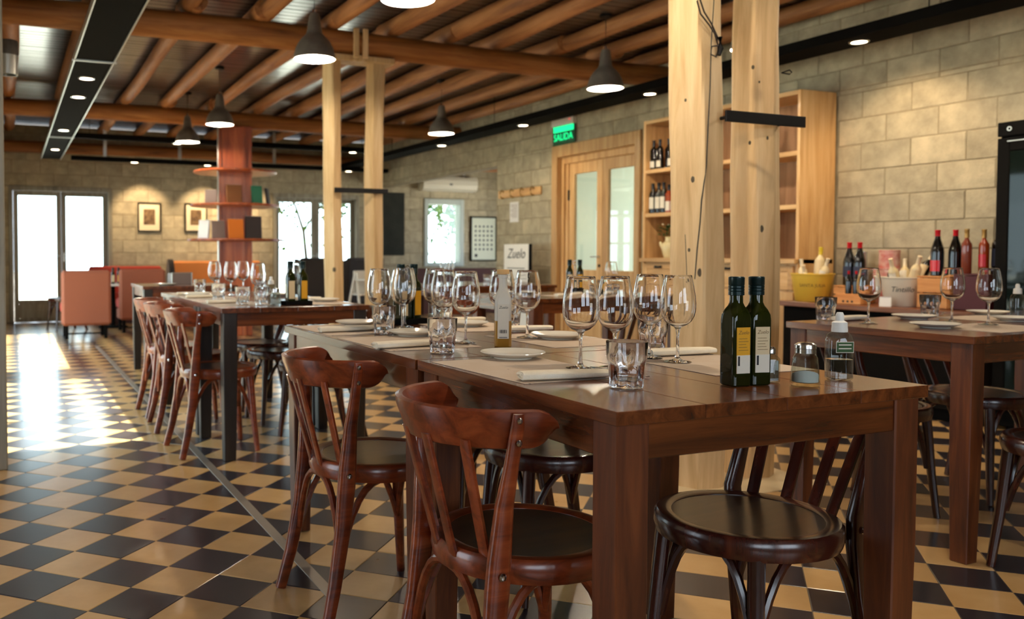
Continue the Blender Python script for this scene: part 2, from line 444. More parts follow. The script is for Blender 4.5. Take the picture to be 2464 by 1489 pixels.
for k, (c, odd) in enumerate(cells):
    mtx = Matrix.Translation((c.x, c.y, R.uniform(-.0006, .0006))) @ Matrix.Rotation(radians(45), 4, 'Z') @ Matrix.Rotation(R.gauss(0, .0022), 4, 'X') @ Matrix.Rotation(R.gauss(0, .0022), 4, 'Y')
    if k < 300:
        o = obj('tile', me_d if odd else me_l, None, floor); o.matrix_local = mtx
    else: tile_geo(gd if odd else gl, mtx)
o = obj('dark_tile_field', gd, 'tile_dark', floor); o['kind'] = 'stuff'
o = obj('ochre_tile_field', gl, 'tile_light', floor); o['kind'] = 'stuff'
struct(obj('trim_1', B().box(.89, .93, 2.5, 10.5, -.004, .0022, .001), 'strip'))
struct(obj('trim_2', B().box(2.7, 3.46, 2.86, 3.34, -.004, .006, .002), 'label_cream'))

# ------------------------------------------------------------ walls of concrete block
block_cache = {}
def block_mesh(l, h):
    k = (round(l, 2), round(h, 2))
    if k not in block_cache:
        me = B().box(-k[0] / 2 + .003, k[0] / 2 - .003, -.05, 0, -k[1] / 2 + .003, k[1] / 2 - .003, .005).mesh('block'); me.materials.append(M['block']); block_cache[k] = me
    return block_cache[k]
def minus(iv, cuts):
    out = [iv]
    for a, b_ in cuts:
        nx = []
        for c, d in out:
            if b_ <= c or a >= d: nx.append((c, d)); continue
            if a > c: nx.append((c, a))
            if b_ < d: nx.append((b_, d))
        out = nx
    return out
def wall(name, axis, face, depth, u0, u1, z0, z1, openings, blocks=True, phase=0, skip=(), zoff=.104, m='mortar'):
    """axis 'x': wall plane x=face running along y; outward depth goes away from the room (sign of depth)"""
    core = B(); zs = sorted({z0, z1, *[o[2] for o in openings], *[o[3] for o in openings]})
    zs = [z for z in zs if z0 <= z <= z1]
    a, b_ = (face + math.copysign(.006, depth), face + depth)
    for za, zb in zip(zs, zs[1:]):
        for ua, ub in minus((u0, u1), [(o[0], o[1]) for o in openings if o[2] < zb - 1e-6 and o[3] > za + 1e-6]):
            if axis == 'x': core.box(min(a, b_), max(a, b_), ua, ub, za, zb, 0)
            else: core.box(ua, ub, min(a, b_), max(a, b_), za, zb, 0)
    wo = struct(obj(name, core, m))
    if not blocks: return wo
    rz = {('x', 1): radians(-90), ('x', -1): radians(90), ('y', 1): 0, ('y', -1): pi}[(axis, 1 if depth > 0 else -1)]
    z = zoff - .2; row = 0
    while z < z1:
        ra, rb = max(z, z0), min(z + .2, z1)
        if rb - ra < .02: z += .2; row += 1; continue
        subs = sorted({ra, rb, *[q for o in openings for q in (o[2], o[3]) if ra + .03 < q < rb - .03]})
        for za, zb in zip(subs, subs[1:]):
            if zb - za < .03: continue
            cuts = [(o[0], o[1]) for o in openings if o[2] < zb - .02 and o[3] > za + .02]
            cuts += [(o[0], o[1]) for o in skip if o[2] < zb and o[3] > za]
            for ua, ub in minus((u0, u1), cuts):
                u = math.floor((ua - phase) / .4) * .4 + phase + (.2 if row % 2 else 0) - .4
                while u < ub:
                    p, q = max(u, ua), min(u + .4, ub)
                    if q - p > .03:
                        o = obj('block', block_mesh(q - p, zb - za), None, wo); jit = R.uniform(-.003, .005) * (1 if depth > 0 else -1)
                        c = (p + q) / 2
                        # local -y faces away from room; front face is y=0 -> rotate so y=0 is on the room side
                        o.location = ((face + jit, c, (za + zb) / 2) if axis == 'x' else (c, face + jit, (za + zb) / 2))
                        o.rotation_euler = (0, 0, rz + pi)
                    u += .4
        z += .2; row += 1
    return wo
WX = 6.0; FY = 14.3
wall('wall_right', 'x', WX, .2, -2.6, 10.16, 0, 3.0, [(7.24, 8.83, 0, 2.34)], phase=.12,
     skip=[(-2.6, 2.2, 0, 3), (4.93, 6.72, 0, 2.3), (2.2, 3.4, 0, 1.4)])
wall('wall_right_header', 'x', WX, .2, 10.16, FY, 2.23, 3.0, [], phase=.12)
wall('wall_far', 'y', FY, .3, -.3, 9.0, 0, 3.0, [(0, 1.49, 0, 2.08), (4.1, 5.66, 0, 2.08), (6.93, 7.74, .83, 2.06)], phase=.05, zoff=.07)
wall('wall_left', 'x', -.06, -.2, 4.68, FY, 0, 3.0, [(4.95, 7.8, 0, 2.1), (8.4, 12.3, 0, 1.7)], blocks=False, m='block')
wall('wall_left_return', 'y', 4.68, .2, -3.2, -.08, 0, 3.0, [], blocks=False, m='block')
wall('wall_left_near', 'x', -3.1, -.2, -2.6, 4.9, 0, 3.0, [(2.2, 3.9, .2, 2.4)], blocks=False, m='block')  # unseen opening, put in for daylight from the left on near things
wall('wall_near', 'y', -2.5, -.2, -3.3, 6.2, 0, 3.0, [(-1.6, .4, .9, 2.3), (1.0, 2.6, 1.0, 2.3)], blocks=False, m='block')  # unseen openings behind the camera, put in for light from the front
wall('wall_alcove', 'x', 9.0, .2, 10.0, 14.6, 0, 3.0, [(10.8, 13.4, .7, 2.2)], blocks=False, m='block')  # out-of-view opening added to brighten the alcove
wall('wall_alcove_side', 'y', 10.16, -.2, 6.2, 9.0, 0, 3.0, [], blocks=False, m='block')
# lobby behind the glazed double door
wall('wall_lobby_side', 'y', 6.4, -.15, 6.2, 8.8, 0, 3.0, [], blocks=False, m='plaster')
wall('wall_lobby', 'x', 8.7, .2, 6.2, 10.1, 0, 3.0, [(6.7, 9.7, .3, 2.6)], blocks=False, m='plaster')  # invented wide opening, lets daylight brighten the lobby
struct(obj('wall_lobby_end', B().box(6.2, 8.9, 9.93, 9.955, 0, 3.0, 0), 'plaster'))

# ------------------------------------------------------------ roof: boards, rafters, beams
ceiling = struct(obj('ceiling', B().box(-3.4, 9.3, -2.8, 4.9, 3.05, 3.12, 0).box(-.3, 9.3, 4.9, 14.7, 3.05, 3.12, 0), 'roof'))
g = B(); y = -2.7
while y < 14.5:
    g.box(-3.3 if y < 4.7 else -.26, 9.1, y + .002, y + .098, 3.022 + R.uniform(0, .003), 3.045, .006); y += .1
o = obj('board_field', g, 'boards', ceiling); o['kind'] = 'stuff'
def log(name, p0, p1, r, m, parent, n=14, seg=10, wob=.035, rs=None):
    p0, p1 = Vector(p0), Vector(p1); t = (p1 - p0).normalized(); up = Vector((0, 0, 1)) if abs(t.z) < .9 else Vector((1, 0, 0))
    a = (up - t * t.dot(up)).normalized(); b_ = t.cross(a); secs = []
    rr = random.Random(hash((round(p0.x, 3), round(p0.y, 3), round(p0.z, 2))) & 0xffff)
    ph = [rr.uniform(0, 6.28) for _ in range(6)]
    mid = (p0 + p1) / 2
    for i in range(seg + 1):
        f = i / seg; c = p0.lerp(p1, f) - mid
        c += a * r * .12 * sin(f * 7 + ph[0]) + b_ * r * .12 * sin(f * 6 + ph[1])
        ring = []
        for k in range(n):
            th = 2 * pi * k / n
            q = r * (1 + wob * sin(2 * th + ph[2] + 3 * f) + wob * .7 * sin(3 * th + ph[3] - 5 * f) + wob * .8 * sin(9 * f + ph[4]))
            if rs: q *= rs(f, th)
            ring.append(tuple(c + a * q * cos(th) + b_ * q * sin(th)))
        secs.append(ring)
    return obj(name, B().loft(secs), m, parent, mid)
for y, z, r in ((3.1, 2.79, .1), (6.8, 2.79, .1), (11.25, 2.79, .1)):
    log('beam', (-.3 if y > 5 else -3.0, y, z), (WX + .02, y, z), r, 'beam', ceiling, seg=16)
log('beam', (-.1, 14.1, 2.65), (WX + .1, 14.1, 2.65), .085, 'beam', ceiling, seg=14)
RX = [.02, .62, 1.30, 1.87, 2.40, 2.98, 3.5, 4.0, 4.62, 5.22, 5.76]
for k, x in enumerate(RX):
    for (ya, yb) in ((-2.4, 3.25), (2.95, 6.98), (6.62, 11.42), (11.08, 14.28)):
        dx = R.uniform(-.05, .05) if x > .1 else 0
        log('rafter', (x + dx, ya, 2.955), (x + dx, yb, 2.955), R.uniform(.066, .078), 'rafter', ceiling, n=12, seg=8)
for x in (6.7, 7.4, 8.1, 8.8):
    log('rafter', (x, 10.2, 2.955), (x, 14.28, 2.955), .07, 'rafter', ceiling, n=10, seg=5)
for x in (-2.6, -1.9, -1.2, -.6):
    log('rafter', (x, -2.4, 2.955), (x, 4.68, 2.955), .07, 'rafter', ceiling, n=10, seg=5)
log('beam', (WX + .1, 12.0, 2.42), (8.98, 12.0, 2.42), .07, 'beam', ceiling, seg=6)

obj('added_eave', B().box(-1, 9.5, 14.75, 17.2, 2.75, 2.85, .01), 'roof', ceiling)  # unseen overhang added to shade the vine leaves outside
# outside ground, seen through the doors
struct(obj('ground', B().box(-40, 50, -30, 60, -.3, -.13, 0), 'patio'))
# ------------------------------------------------------------ far wall joinery
def leaf_door(parent, x0, x1, z0, z1, y, m, sill=.34, st=.07, glass=True):
    d = obj('door_leaf', B().box(x0, x0 + st, y - .02, y + .02, z0, z1, .004).box(x1 - st, x1, y - .02, y + .02, z0, z1, .004)
            .box(x0 + st, x1 - st, y - .02, y + .02, z1 - st, z1, .004).box(x0 + st, x1 - st, y - .02, y + .02, z0, z0 + .06, .004)
            .box(x0 + st, x1 - st, y - .02, y + .02, z0 + sill - .06, z0 + sill, .004), m, parent)
    obj('kick_panel', B().box(x0 + st, x1 - st, y - .01, y + .01, z0 + .06, z0 + sill - .06, .004), m, d)
    obj('pane', B().box(x0 + st, x1 - st, y - .003, y + .003, z0 + sill, z1 - st, 0), 'pane', d)
    return d
def french_door(n, x0, x1, z1, y=14.4, m='greywood', hinge=False):
    f = struct(obj('door_%d' % n, B().box(x0, x0 + .06, FY - .02, y + .06, 0, z1, .004).box(x1 - .06, x1, FY - .02, y + .06, 0, z1, .004)
                   .box(x0 + .06, x1 - .06, FY - .02, y + .06, z1 - .07, z1, .004), m))
    xm = (x0 + x1) / 2
    leaf_door(f, x0 + .062, xm - .001, .005, z1 - .072, y, m)
    b_ = leaf_door(f, xm + .001, x1 - .062, .005, z1 - .072, y, m)
    obj('door_handle', B().sweep([(xm + .035, y - .02, 1.02), (xm + .035, y - .06, 1.02), (xm + .02, y - .065, 1.02), (xm - .06, y - .065, 1.02)], .009), 'alu', b_)
    obj('escutcheon', B().box(xm + .02, xm + .05, y - .026, y - .02, .93, 1.07, .003), 'alu', b_)
    return f
french_door(1, 0, 1.49, 2.08)
french_door(2, 4.1, 5.66, 2.08)
wf = struct(obj('window_3', B().box(6.93, 7.01, FY - .03, FY + .2, .83, 2.06, .005).box(7.66, 7.74, FY - .03, FY + .2, .83, 2.06, .005)
                .box(7.01, 7.66, FY - .03, FY + .2, 1.96, 2.06, .005).box(7.01, 7.66, FY - .03, FY + .2, .83, .9, .005), 'paint_frame'))
obj('pane', B().box(7.01, 7.66, FY + .08, FY + .085, .9, 1.96, 0), 'pane', wf)
# left wall glazing, seen edge on
for n, (y0, y1, zh) in enumerate(((4.95, 7.8, 2.1), (8.4, 12.3, 1.7))):
    g = B(); nb = 3
    for k in range(nb + 1):
        yy = y0 + (y1 - y0 - .06) * k / nb
        g.box(-.2, -.1, yy, yy + .06, 0, zh, .004)
    g.box(-.2, -.1, y0, y1, zh - .07, zh, .004).box(-.2, -.1, y0, y1, 0, .05, .004)
    f = struct(obj('window_%d' % (4 + n), g, 'greywood'))
    obj('pane', B().box(-.152, -.148, y0 + .05, y1 - .05, .05, zh - .05, 0), 'pane', f)
struct(obj('trim_3', B().box(-.08, -.018, 4.62, 4.68, 0, 3.0, .006), 'greywood'))
for n, (y0, y1) in enumerate(((2.2, 3.9),)):  # frame of the added side-light window, out of view
    g = B()
    for k in range(4):
        yy = y0 + (y1 - y0 - .06) * k / 3
        g.box(-3.25, -3.15, yy, yy + .06, .2, 2.4, .004)
    g.box(-3.25, -3.15, y0, y1, 2.33, 2.4, .004).box(-3.25, -3.15, y0, y1, .2, .28, .004)
    struct(obj('window_%d' % (7 + n), g, 'greywood'))

for n, x0 in enumerate((-1.6,)):  # frame of a window added behind the camera, out of view
    g = B()
    for k in range(3): g.box(x0 + .97 * k, x0 + .97 * k + .06, -2.62, -2.56, .9, 2.3, .004)
    g.box(x0, x0 + 2, -2.62, -2.56, .9, .97, .004).box(x0, x0 + 2, -2.62, -2.56, 2.23, 2.3, .004)
    struct(obj('window_%d' % (9 + n), g, 'greywood'))
# ------------------------------------------------------------ glazed double door in the right wall
d3 = struct(obj('door_3', B().box(WX - .03, WX + .16, 7.24, 7.33, 0, 2.34, .005).box(WX - .03, WX + .16, 8.72, 8.83, 0, 2.34, .005)
                .box(WX - .03, WX + .16, 7.33, 8.72, 2.2, 2.34, .005), 'oak'))
for k, (a, dx) in enumerate(((8.66, .03), (8.6, .05))): obj('frame_reveal', B().box(WX + dx, WX + .16, a, a + .05, 0, 2.2 - .05 * k, .004), 'oak', d3)
obj('frame_reveal', B().box(WX + .03, WX + .16, 7.33, 8.66, 2.12, 2.2, .004), 'oak', d3)
for (y0, y1) in ((7.97, 8.59), (7.335, 7.965)):
    lf = obj('door_leaf', B().box(WX + .06, WX + .1, y0, y0 + .1, .01, 2.12, .004).box(WX + .06, WX + .1, y1 - .1, y1, .01, 2.12, .004)
             .box(WX + .06, WX + .1, y0 + .1, y1 - .1, 1.99, 2.12, .004).box(WX + .06, WX + .1, y0 + .1, y1 - .1, .76, .88, .004).box(WX + .06, WX + .1, y0 + .1, y1 - .1, .01, .12, .004), 'oak', d3)
    obj('pane', B().box(WX + .077, WX + .083, y0 + .1, y1 - .1, .88, 1.99, 0), 'pane', lf)
    obj('kick_panel', B().box(WX + .07, WX + .09, y0 + .1, y1 - .1, .12, .76, .006), 'oak', lf)
    if y0 > 7.9:
        obj('door_handle', B().sweep([(WX + .06, y0 + .04, 1.03), (WX + .02, y0 + .04, 1.03), (WX + .012, y0 + .05, 1.03), (WX + .012, y0 + .14, 1.03)], .009), 'alu', lf)
        obj('lock', B().lathe([(0, -.004), (.018, -.004), (.018, .004), (0, .004)], 12), 'iron', lf, (WX + .056, y0 + .04, .93), (0, radians(90), 0))
    for zz in (.55, 1.75): obj('hinge', B().lathe([(0, -.06), (.012, -.06), (.012, .06), (0, .06)], 8), 'iron', lf, (WX + .05, y1 if y0 > 7.9 else y0, zz))

# ------------------------------------------------------------ timber columns
def post(name, x, y, r, ztop, seed, parent, fl):
    rr = random.Random(seed); n = 48; seg = 44; ph = [rr.uniform(0, 6.28) for _ in range(10)]
    def rad(th, f):
        q = r * (1.03 + .035 * sin(2 * th + ph[2] + 2 * f) + .03 * sin(3 * th + ph[3] - 4 * f) + .03 * sin(11 * f + ph[4] + .6 * th) + .018 * sin(25 * f + ph[5] + 2 * th))
        for k, (a, d) in enumerate(fl):      # hewn flats
            c = cos(th - a - .18 * sin(5 * f + ph[6 + k]) - .05 * sin(17 * f + ph[4]))
            if c > .2: q = min(q, r * (d + .03 * sin(9 * f + ph[5] + k)) / c)
        return q * (1.04 - .08 * f)
    def surf(th, z, out=0):
        f = z / ztop; q = rad(th, f) + out
        return (.10 * r * sin(4 * f + ph[0]) + q * cos(th) + x, .10 * r * sin(5 * f + ph[1]) + q * sin(th) + y, z)
    secs = [[tuple(Vector(surf(2 * pi * k / n, ztop * i / seg)) - Vector((x, y, 0))) for k in range(n)] for i in range(seg + 1)]
    obj(name, B(24).loft(secs), 'pine', parent, (x, y, .006))
    return surf
def knot(parent, sf, th, z, r):
    p = Vector(sf(th, z, -.004)); 
    obj('knot', B().lathe([(0, .005), (r * .6, .0045), (r * .95, .003), (r, 0), (0, -.004)], 14), 'bark', parent, p, (0, radians(90), th)).scale = (1.5, 1, 1)
tc = thing('timber_column', 'tall pair of pale pine posts tied by a black iron bar beside the front dining table', 'column', (2.88, 3.1, 0))
s1 = post('log', 0, 0, .108, 2.76, 3, tc, [(-2.72, .82), (-1.62, .84), (.5, .85)]); s2 = post('log', .39, .03, .108, 2.76, 9, tc, [(-2.9, .84), (-1.95, .82), (-1.0, .86), (1.2, .84)])
CA = radians(-133)
cp = [(2.3, 60, .0008), (2.0, 46, .002), (1.8, 40, .003), (1.62, 30, .004), (1.45, 24, .005), (1.3, 12, .0055), (1.2, 8, .004), (1.08, 0, .003), (.95, -7, .0012)]
obj('crack', B().sweep([s1(CA + radians(a), z, -.0005) for z, a, w_ in cp], [w_ for *_, w_ in cp], .003, n=6), 'ink', tc)
cp = [(1.15, -34, .0008), (1.0, -30, .0014), (.8, -26, .0014), (.5, -24, .0006)]
obj('crack', B().sweep([s1(CA + radians(a), z, -.0005) for z, a, w_ in cp], [w_ for *_, w_ in cp], .002, n=6), 'ink', tc)
for a, z, r_ in ((-8, 1.395, .012), (-24, 1.08, .008), (9, .98, .014), (-30, 1.75, .007)): knot(tc, s1, CA + radians(a), z, r_)
for a, z, r_ in ((12, 1.18, .013), (-15, 1.93, .007), (2, 1.86, .006), (30, 1.6, .008), (-20, 1.58, .009)): knot(tc, s2, CA + radians(a), z, r_)
obj('iron_bar', B().box(.02, .5, -.155, -.143, 1.645, 1.695, .002), 'iron', tc)
for xx in (.06, .45): obj('bolt', B().sweep([(xx, -.15, 1.67), (xx, 0, 1.67)], .008), 'iron', tc)
obj('wire_bundle', B().sweep([(.02, -.105, 1.97), (-.02, -.12, 2.03), (-.06, -.13, 2.06), (-.12, -.14, 2.1), (-.15, -.15, 2.15), (-.135, -.15, 2.16), (-.1, -.14, 2.11), (-.05, -.13, 2.07), (.0, -.115, 2.02), (.01, -.11, 1.96), (-.01, -.12, 1.93), (-.05, -.13, 1.935), (-.045, -.13, 1.97), (0, -.12, 1.98)], .0035, n=6), 'cable', tc)
obj('wire_connector', B().sweep([(.015, -.115, 2.02), (.02, -.115, 1.97), (.01, -.115, 1.94)], [.012, .014, .01], n=8), 'iron', tc)
obj('wire_hook', B().sweep([(.49, -.02, 1.92), (.53, -.03, 1.935), (.545, -.03, 1.925), (.53, -.03, 1.915), (.49, -.02, 1.92)], .003, n=6), 'iron', tc)
tc2 = thing('timber_column', 'slimmer far pair of pale pine posts tied by an iron bar behind the long left table', 'column', (2.46, 6.8, 0))
s3 = post('log', 0, 0, .076, 2.66, 21, tc2, [(-2.5, .82), (-1.2, .85)]); post('log', .375, 0, .078, 2.66, 25, tc2, [(-2.6, .84), (-1.4, .82)])
knot(tc2, s3, radians(-105), .93, .014)
obj('iron_bar', B().box(-.02, .455, -.1, -.09, 1.56, 1.6, .002), 'iron', tc2)
obj('bearing_plate', B().box(-.14, .52, -.09, .09, 2.64, 2.69, .008), 'pine', tc2)
for xx in (.14, .22): obj('strap', B().box(xx, xx + .045, -.125, -.1, 2.66, 2.9, .004), 'pine', tc2)

# bookshelf column under the second beam
bc = thing('bookshelf_column', 'square red-brown column with three round shelves holding books', 'bookshelf', (2.72, 11.25, 0))
obj('shaft', B().box(-.2, .2, -.2, .2, 0, 2.69, .01), 'redwood', bc, (0, 0, 0), (0, 0, radians(-10)))
obj('corner_strip', B().box(-.22, -.19, -.222, -.19, 0, 2.69, .004).box(.08, .12, -.22, -.2, 0, 2.69, .004), 'redwood', bc, (0, 0, 0), (0, 0, radians(-10)))
obj('conduit', B().sweep([(-.26, -.16, .3), (-.26, -.16, 2.68)], .012), 'alu', bc)
for z, r in ((1.22, .62), (1.665, .58), (2.1, .54)): obj('shelf', B().lathe([(0, z), (r - .01, z), (r, z + .008), (r, z + .02), (r - .01, z + .028), (0, z + .028)], 40), 'redwood', bc)
def book(label, loc, w_, h_, t, rz, m, tilt=.12):
    b_ = thing('book', label, 'book', loc, rz, 'books on the round column shelves')
    mt = Matrix.Rotation(-tilt, 4, 'X')
    obj('cover', B().box(-w_ / 2, w_ / 2, 0, t, 0, h_, .003, mt), m, b_)
    obj('pages', B().box(-w_ / 2 + .004, w_ / 2 - .004, .004, t - .004, h_ - .004, h_ + .0015, 0, mt), 'paper', b_)
    return b_
bx, by = 2.72, 11.25
book('white cover book leaning at the left of the lowest column shelf', (bx - .48, by - .24, 1.249), .17, .235, .03, radians(-55), 'book_white')
book('grey cover book beside the orange one on the lowest column shelf', (bx - .3, by - .36, 1.249), .17, .225, .02, radians(8), 'book_grey')
book('bright orange cover book standing on the lowest column shelf', (bx - .08, by - .38, 1.249), .2, .25, .025, radians(4), 'book_orange')
book('black cover book right of the orange one on the lowest column shelf', (bx + .15, by - .37, 1.249), .21, .29, .03, radians(-2), 'book_black')
book('pale grey book left of the conduit on the middle column shelf', (bx - .38, by - .26, 1.694), .15, .17, .03, radians(-25), 'book_grey')
book('brown cover book in the middle of the middle column shelf', (bx - .09, by - .34, 1.694), .2, .24, .03, radians(6), 'book_brown')
book('green cover book at the right of the middle column shelf', (bx + .22, by - .3, 1.694), .15, .24, .03, radians(14), 'book_green')
book('dark green book leaning behind the bright green one', (bx + .42, by - .14, 1.694), .13, .22, .03, radians(62), 'book_black')

# ------------------------------------------------------------ lighting channels and lamps
def spot_light(loc, target, power, size=radians(60), col=(1, .72, .42), blend=.6):
    l = bpy.data.lights.new('spot_beam', 'SPOT'); l.energy = power; l.spot_size = size; l.spot_blend = blend; l.color = col; l.shadow_soft_size = .03
    o = bpy.data.objects.new('spot_beam', l); COL.objects.link(o); o.location = loc
    o.rotation_euler = (Vector(target) - Vector(loc)).to_track_quat('-Z', 'Y').to_euler(); return o
def downlight(parent, x, y, z):
    rg = obj('spot_ring', B().lathe([(.05, z - .004), (.062, z - .006), (.066, z), (.05, z)], 20), 'steel', parent, (x, y, 0))
    obj('spot_lens', B().lathe([(0, z - .003), (.05, z - .003), (.05, z + .001), (0, z + .001)], 20), 'spot', parent, (x, y, 0))
ch = thing('lighting_channel', 'long black light channel with bright metal edges hanging at the left', 'light channel', (0, 0, 0))
obj('tray', B().box(.455, .715, -1.5, 13.9, 2.46, 2.54, .003), 'black', ch)
for x in (.445, .717): obj('edge_trim', B().box(x, x + .01, -1.5, 13.95, 2.452, 2.5, .001), 'alu', ch)
for y in (6.68, 11.2, 3.0): obj('cross_bar', B().box(.43, .74, y, y + .02, 2.446, 2.458, .001), 'alu', ch)
for y in (7.4, 8.3, 10.6, 12.6): downlight(ch, .585, y, 2.458)
for y in (4.5, 9.0, 13.0): obj('hanger', B().sweep([(.585, y, 2.53), (.585, y, 3.03)], .004, n=6), 'iron', ch)
ch = thing('lighting_channel', 'long black light channel running along the block wall on the right', 'light channel')
obj('tray', B().box(5.15, 5.42, -1.5, 13.9, 2.5, 2.57, .003), 'black', ch)
for y in (2.4, 4.2, 6.3, 8.4, 10.4): downlight(ch, 5.3, y, 2.498)
for y in (3.7, 6.0, 9.0, 12.0): obj('hanger', B().sweep([(5.28, y, 2.56), (5.28, y, 3.03)], .004, n=6), 'iron', ch)
ch = thing('lighting_channel', 'black cross channel with spots between the book column and the far wall', 'light channel')
obj('tray', B().box(.8, 5.1, 12.2, 12.32, 2.58, 2.65, .003), 'black', ch)
for x in (2.15, 4.75, 5.0): downlight(ch, x, 12.26, 2.578)
for x in (1.0, 3.5, 4.9): obj('hanger', B().sweep([(x, 12.26, 2.64), (x, 12.26, 3.03)], .004, n=6), 'iron', ch)
ch = thing('lighting_channel', 'black wall-wash channel just under the far log beam', 'light channel')
obj('tray', B().box(.85, 5.9, 13.55, 13.68, 2.43, 2.49, .003), 'black', ch)
for x in (1.75, 2.85, 3.4, 5.2): downlight(ch, x, 13.6, 2.428)
for x in (1.3, 2.4, 3.9, 5.6): obj('bracket', B().box(x, x + .05, 13.6, 13.61, 2.48, 3.02, .002), 'alu', ch)
for x, y, t_, p in ((5.3, 4.2, (5.98, 4.3, 1.5), 46), (5.3, 2.4, (5.98, 3.3, 1.4), 36), (5.3, 6.3, (5.5, 6.2, 1.0), 14), (5.3, 8.4, (5.98, 8.6, 1.2), 14)):
    spot_light((x, y, 2.49), t_, p, radians(100))
for x, p in ((1.9, 90), (2.9, 95), (3.45, 75), (3.7, 40)):
    spot_light((x, 13.62, 2.41), (x + .05, 14.28, 1.5), p, radians(70))

def pendant_proto():
    t = thing('pendant_lamp', '', 'pendant lamp', (0, 0, 0), 0, 'zinc pendant lamps over the dining room')
    sh = obj('shade', B().lathe([(.145, 0), (.148, .004), (.144, .03), (.134, .07), (.116, .108), (.09, .142), (.066, .166), (.056, .182), (.052, .2), (.045, .255), (.037, .3), (.03, .318), (0, .322)], 36), 'shade', t)
    obj('shade_lining', B().lathe([(.1445, .001), (.140, .03), (.130, .068), (.112, .105), (.086, .138), (.062, .162), (.05, .18), (0, .185)], 36), 'shade_in', sh)
    obj('bulb', B().lathe([(0, .03), (.02, .034), (.032, .05), (.034, .065), (.026, .085), (.016, .1), (.016, .18), (0, .18)], 16), 'bulb', t)
    obj('cap_ring', B().lathe([(.012, .32), (.016, .32), (.016, .345), (.012, .347), (0, .347)], 12), 'steel', t)
    obj('cord', B().sweep([(0, 0, .345), (.001, 0, .5), (0, 0, .59)], .0035, n=6), 'cable', t)
    obj('ceiling_rose', B().lathe([(0, .58), (.045, .58), (.05, .585), (.05, .6), (0, .6)], 16), 'iron', t)
    return t
PL = pendant_proto()
for lab, x, y in (('nearest zinc pendant lamp, only its glowing mouth showing at the top edge', 1.98, 4.29),
                  ('zinc pendant lamp hanging in front of the far pair of pine posts', 1.98, 5.85),
                  ('zinc pendant lamp hanging left of the near pine posts, before the exit sign', 4.52, 5.92),
                  ('zinc pendant lamp glimpsed between the two near pine posts', 4.54, 4.38),
                  ('small zinc pendant lamp right of the far pine posts', 4.52, 8.88),
                  ('zinc pendant lamp hanging just before the book column', 2.06, 9.2),
                  ('smallest zinc pendant lamp left of the book column', 2.02, 10.8),
                  ('zinc pendant lamp over the far half of the front tables, above the picture', 1.98, 2.75), ('zinc pendant lamp over the near end of the front tables, above the picture', 1.98, 1.2),
                  ('zinc pendant lamp over the table at the right edge, above the picture', 4.53, 2.8)):
    o = place(PL, lab, (x, y, 2.42))
    l = bpy.data.lights.new('pendant_bulb', 'POINT'); l.energy = 54; l.color = (1, .84, .64); l.shadow_soft_size = .034
    lo = bpy.data.objects.new('pendant_bulb', l); COL.objects.link(lo); lo.location = (x, y, 2.452)
for bx_ in list(PL.children):
    if bx_.name == 'bulb': pass

# sconce on the left wall and exit sign
sc_ = thing('wall_sconce', 'cylinder wall lamp with shiny metal lower half on the left wall edge', 'wall lamp', (.0, 6.0, 2.18))
obj('lamp_body', B().lathe([(0, .12), (.07, .12), (.07, .2), (.066, .21), (0, .215)], 20), 'shade', sc_, (-.0, 0, 0))
obj('lamp_shade', B().lathe([(.06, 0), (.064, 0), (.064, .12), (.06, .12)], 20), 'alu', sc_)
obj('wall_bracket', B().box(-.06, 0, -.03, .03, .14, .2, .004), 'iron', sc_)
ex = thing('exit_sign', 'green lit SALIDA exit sign above the glazed double door', 'exit sign', (WX, 8.58, 2.5))
obj('housing', B().box(-.06, -.004, -.22, .22, .06, .14, .006), 'white', ex)
pl = obj('acrylic_plate', B().box(-.036, -.03, -.22, .22, -.16, .06, .001), 'sign_plate', ex)
obj('glow_band', B().box(-.04, -.037, -.2, .2, -.01, .055, .001), 'green_led', ex)
txt('SALIDA', .115, 'green_led', ex, (-.042, .0, -.075), (radians(90), 0, radians(-90)), sx=1.0)
for k in range(5): obj('led', B().lathe([(0, -.006), (.008, 0), (0, .006)], 8), 'green_led', ex, (-.055, -.17 + .085 * k, .05))
obj('status_light', B().lathe([(0, -.006), (.008, 0), (0, .006)], 8), 'red_led', ex, (-.062, -.15, .115))
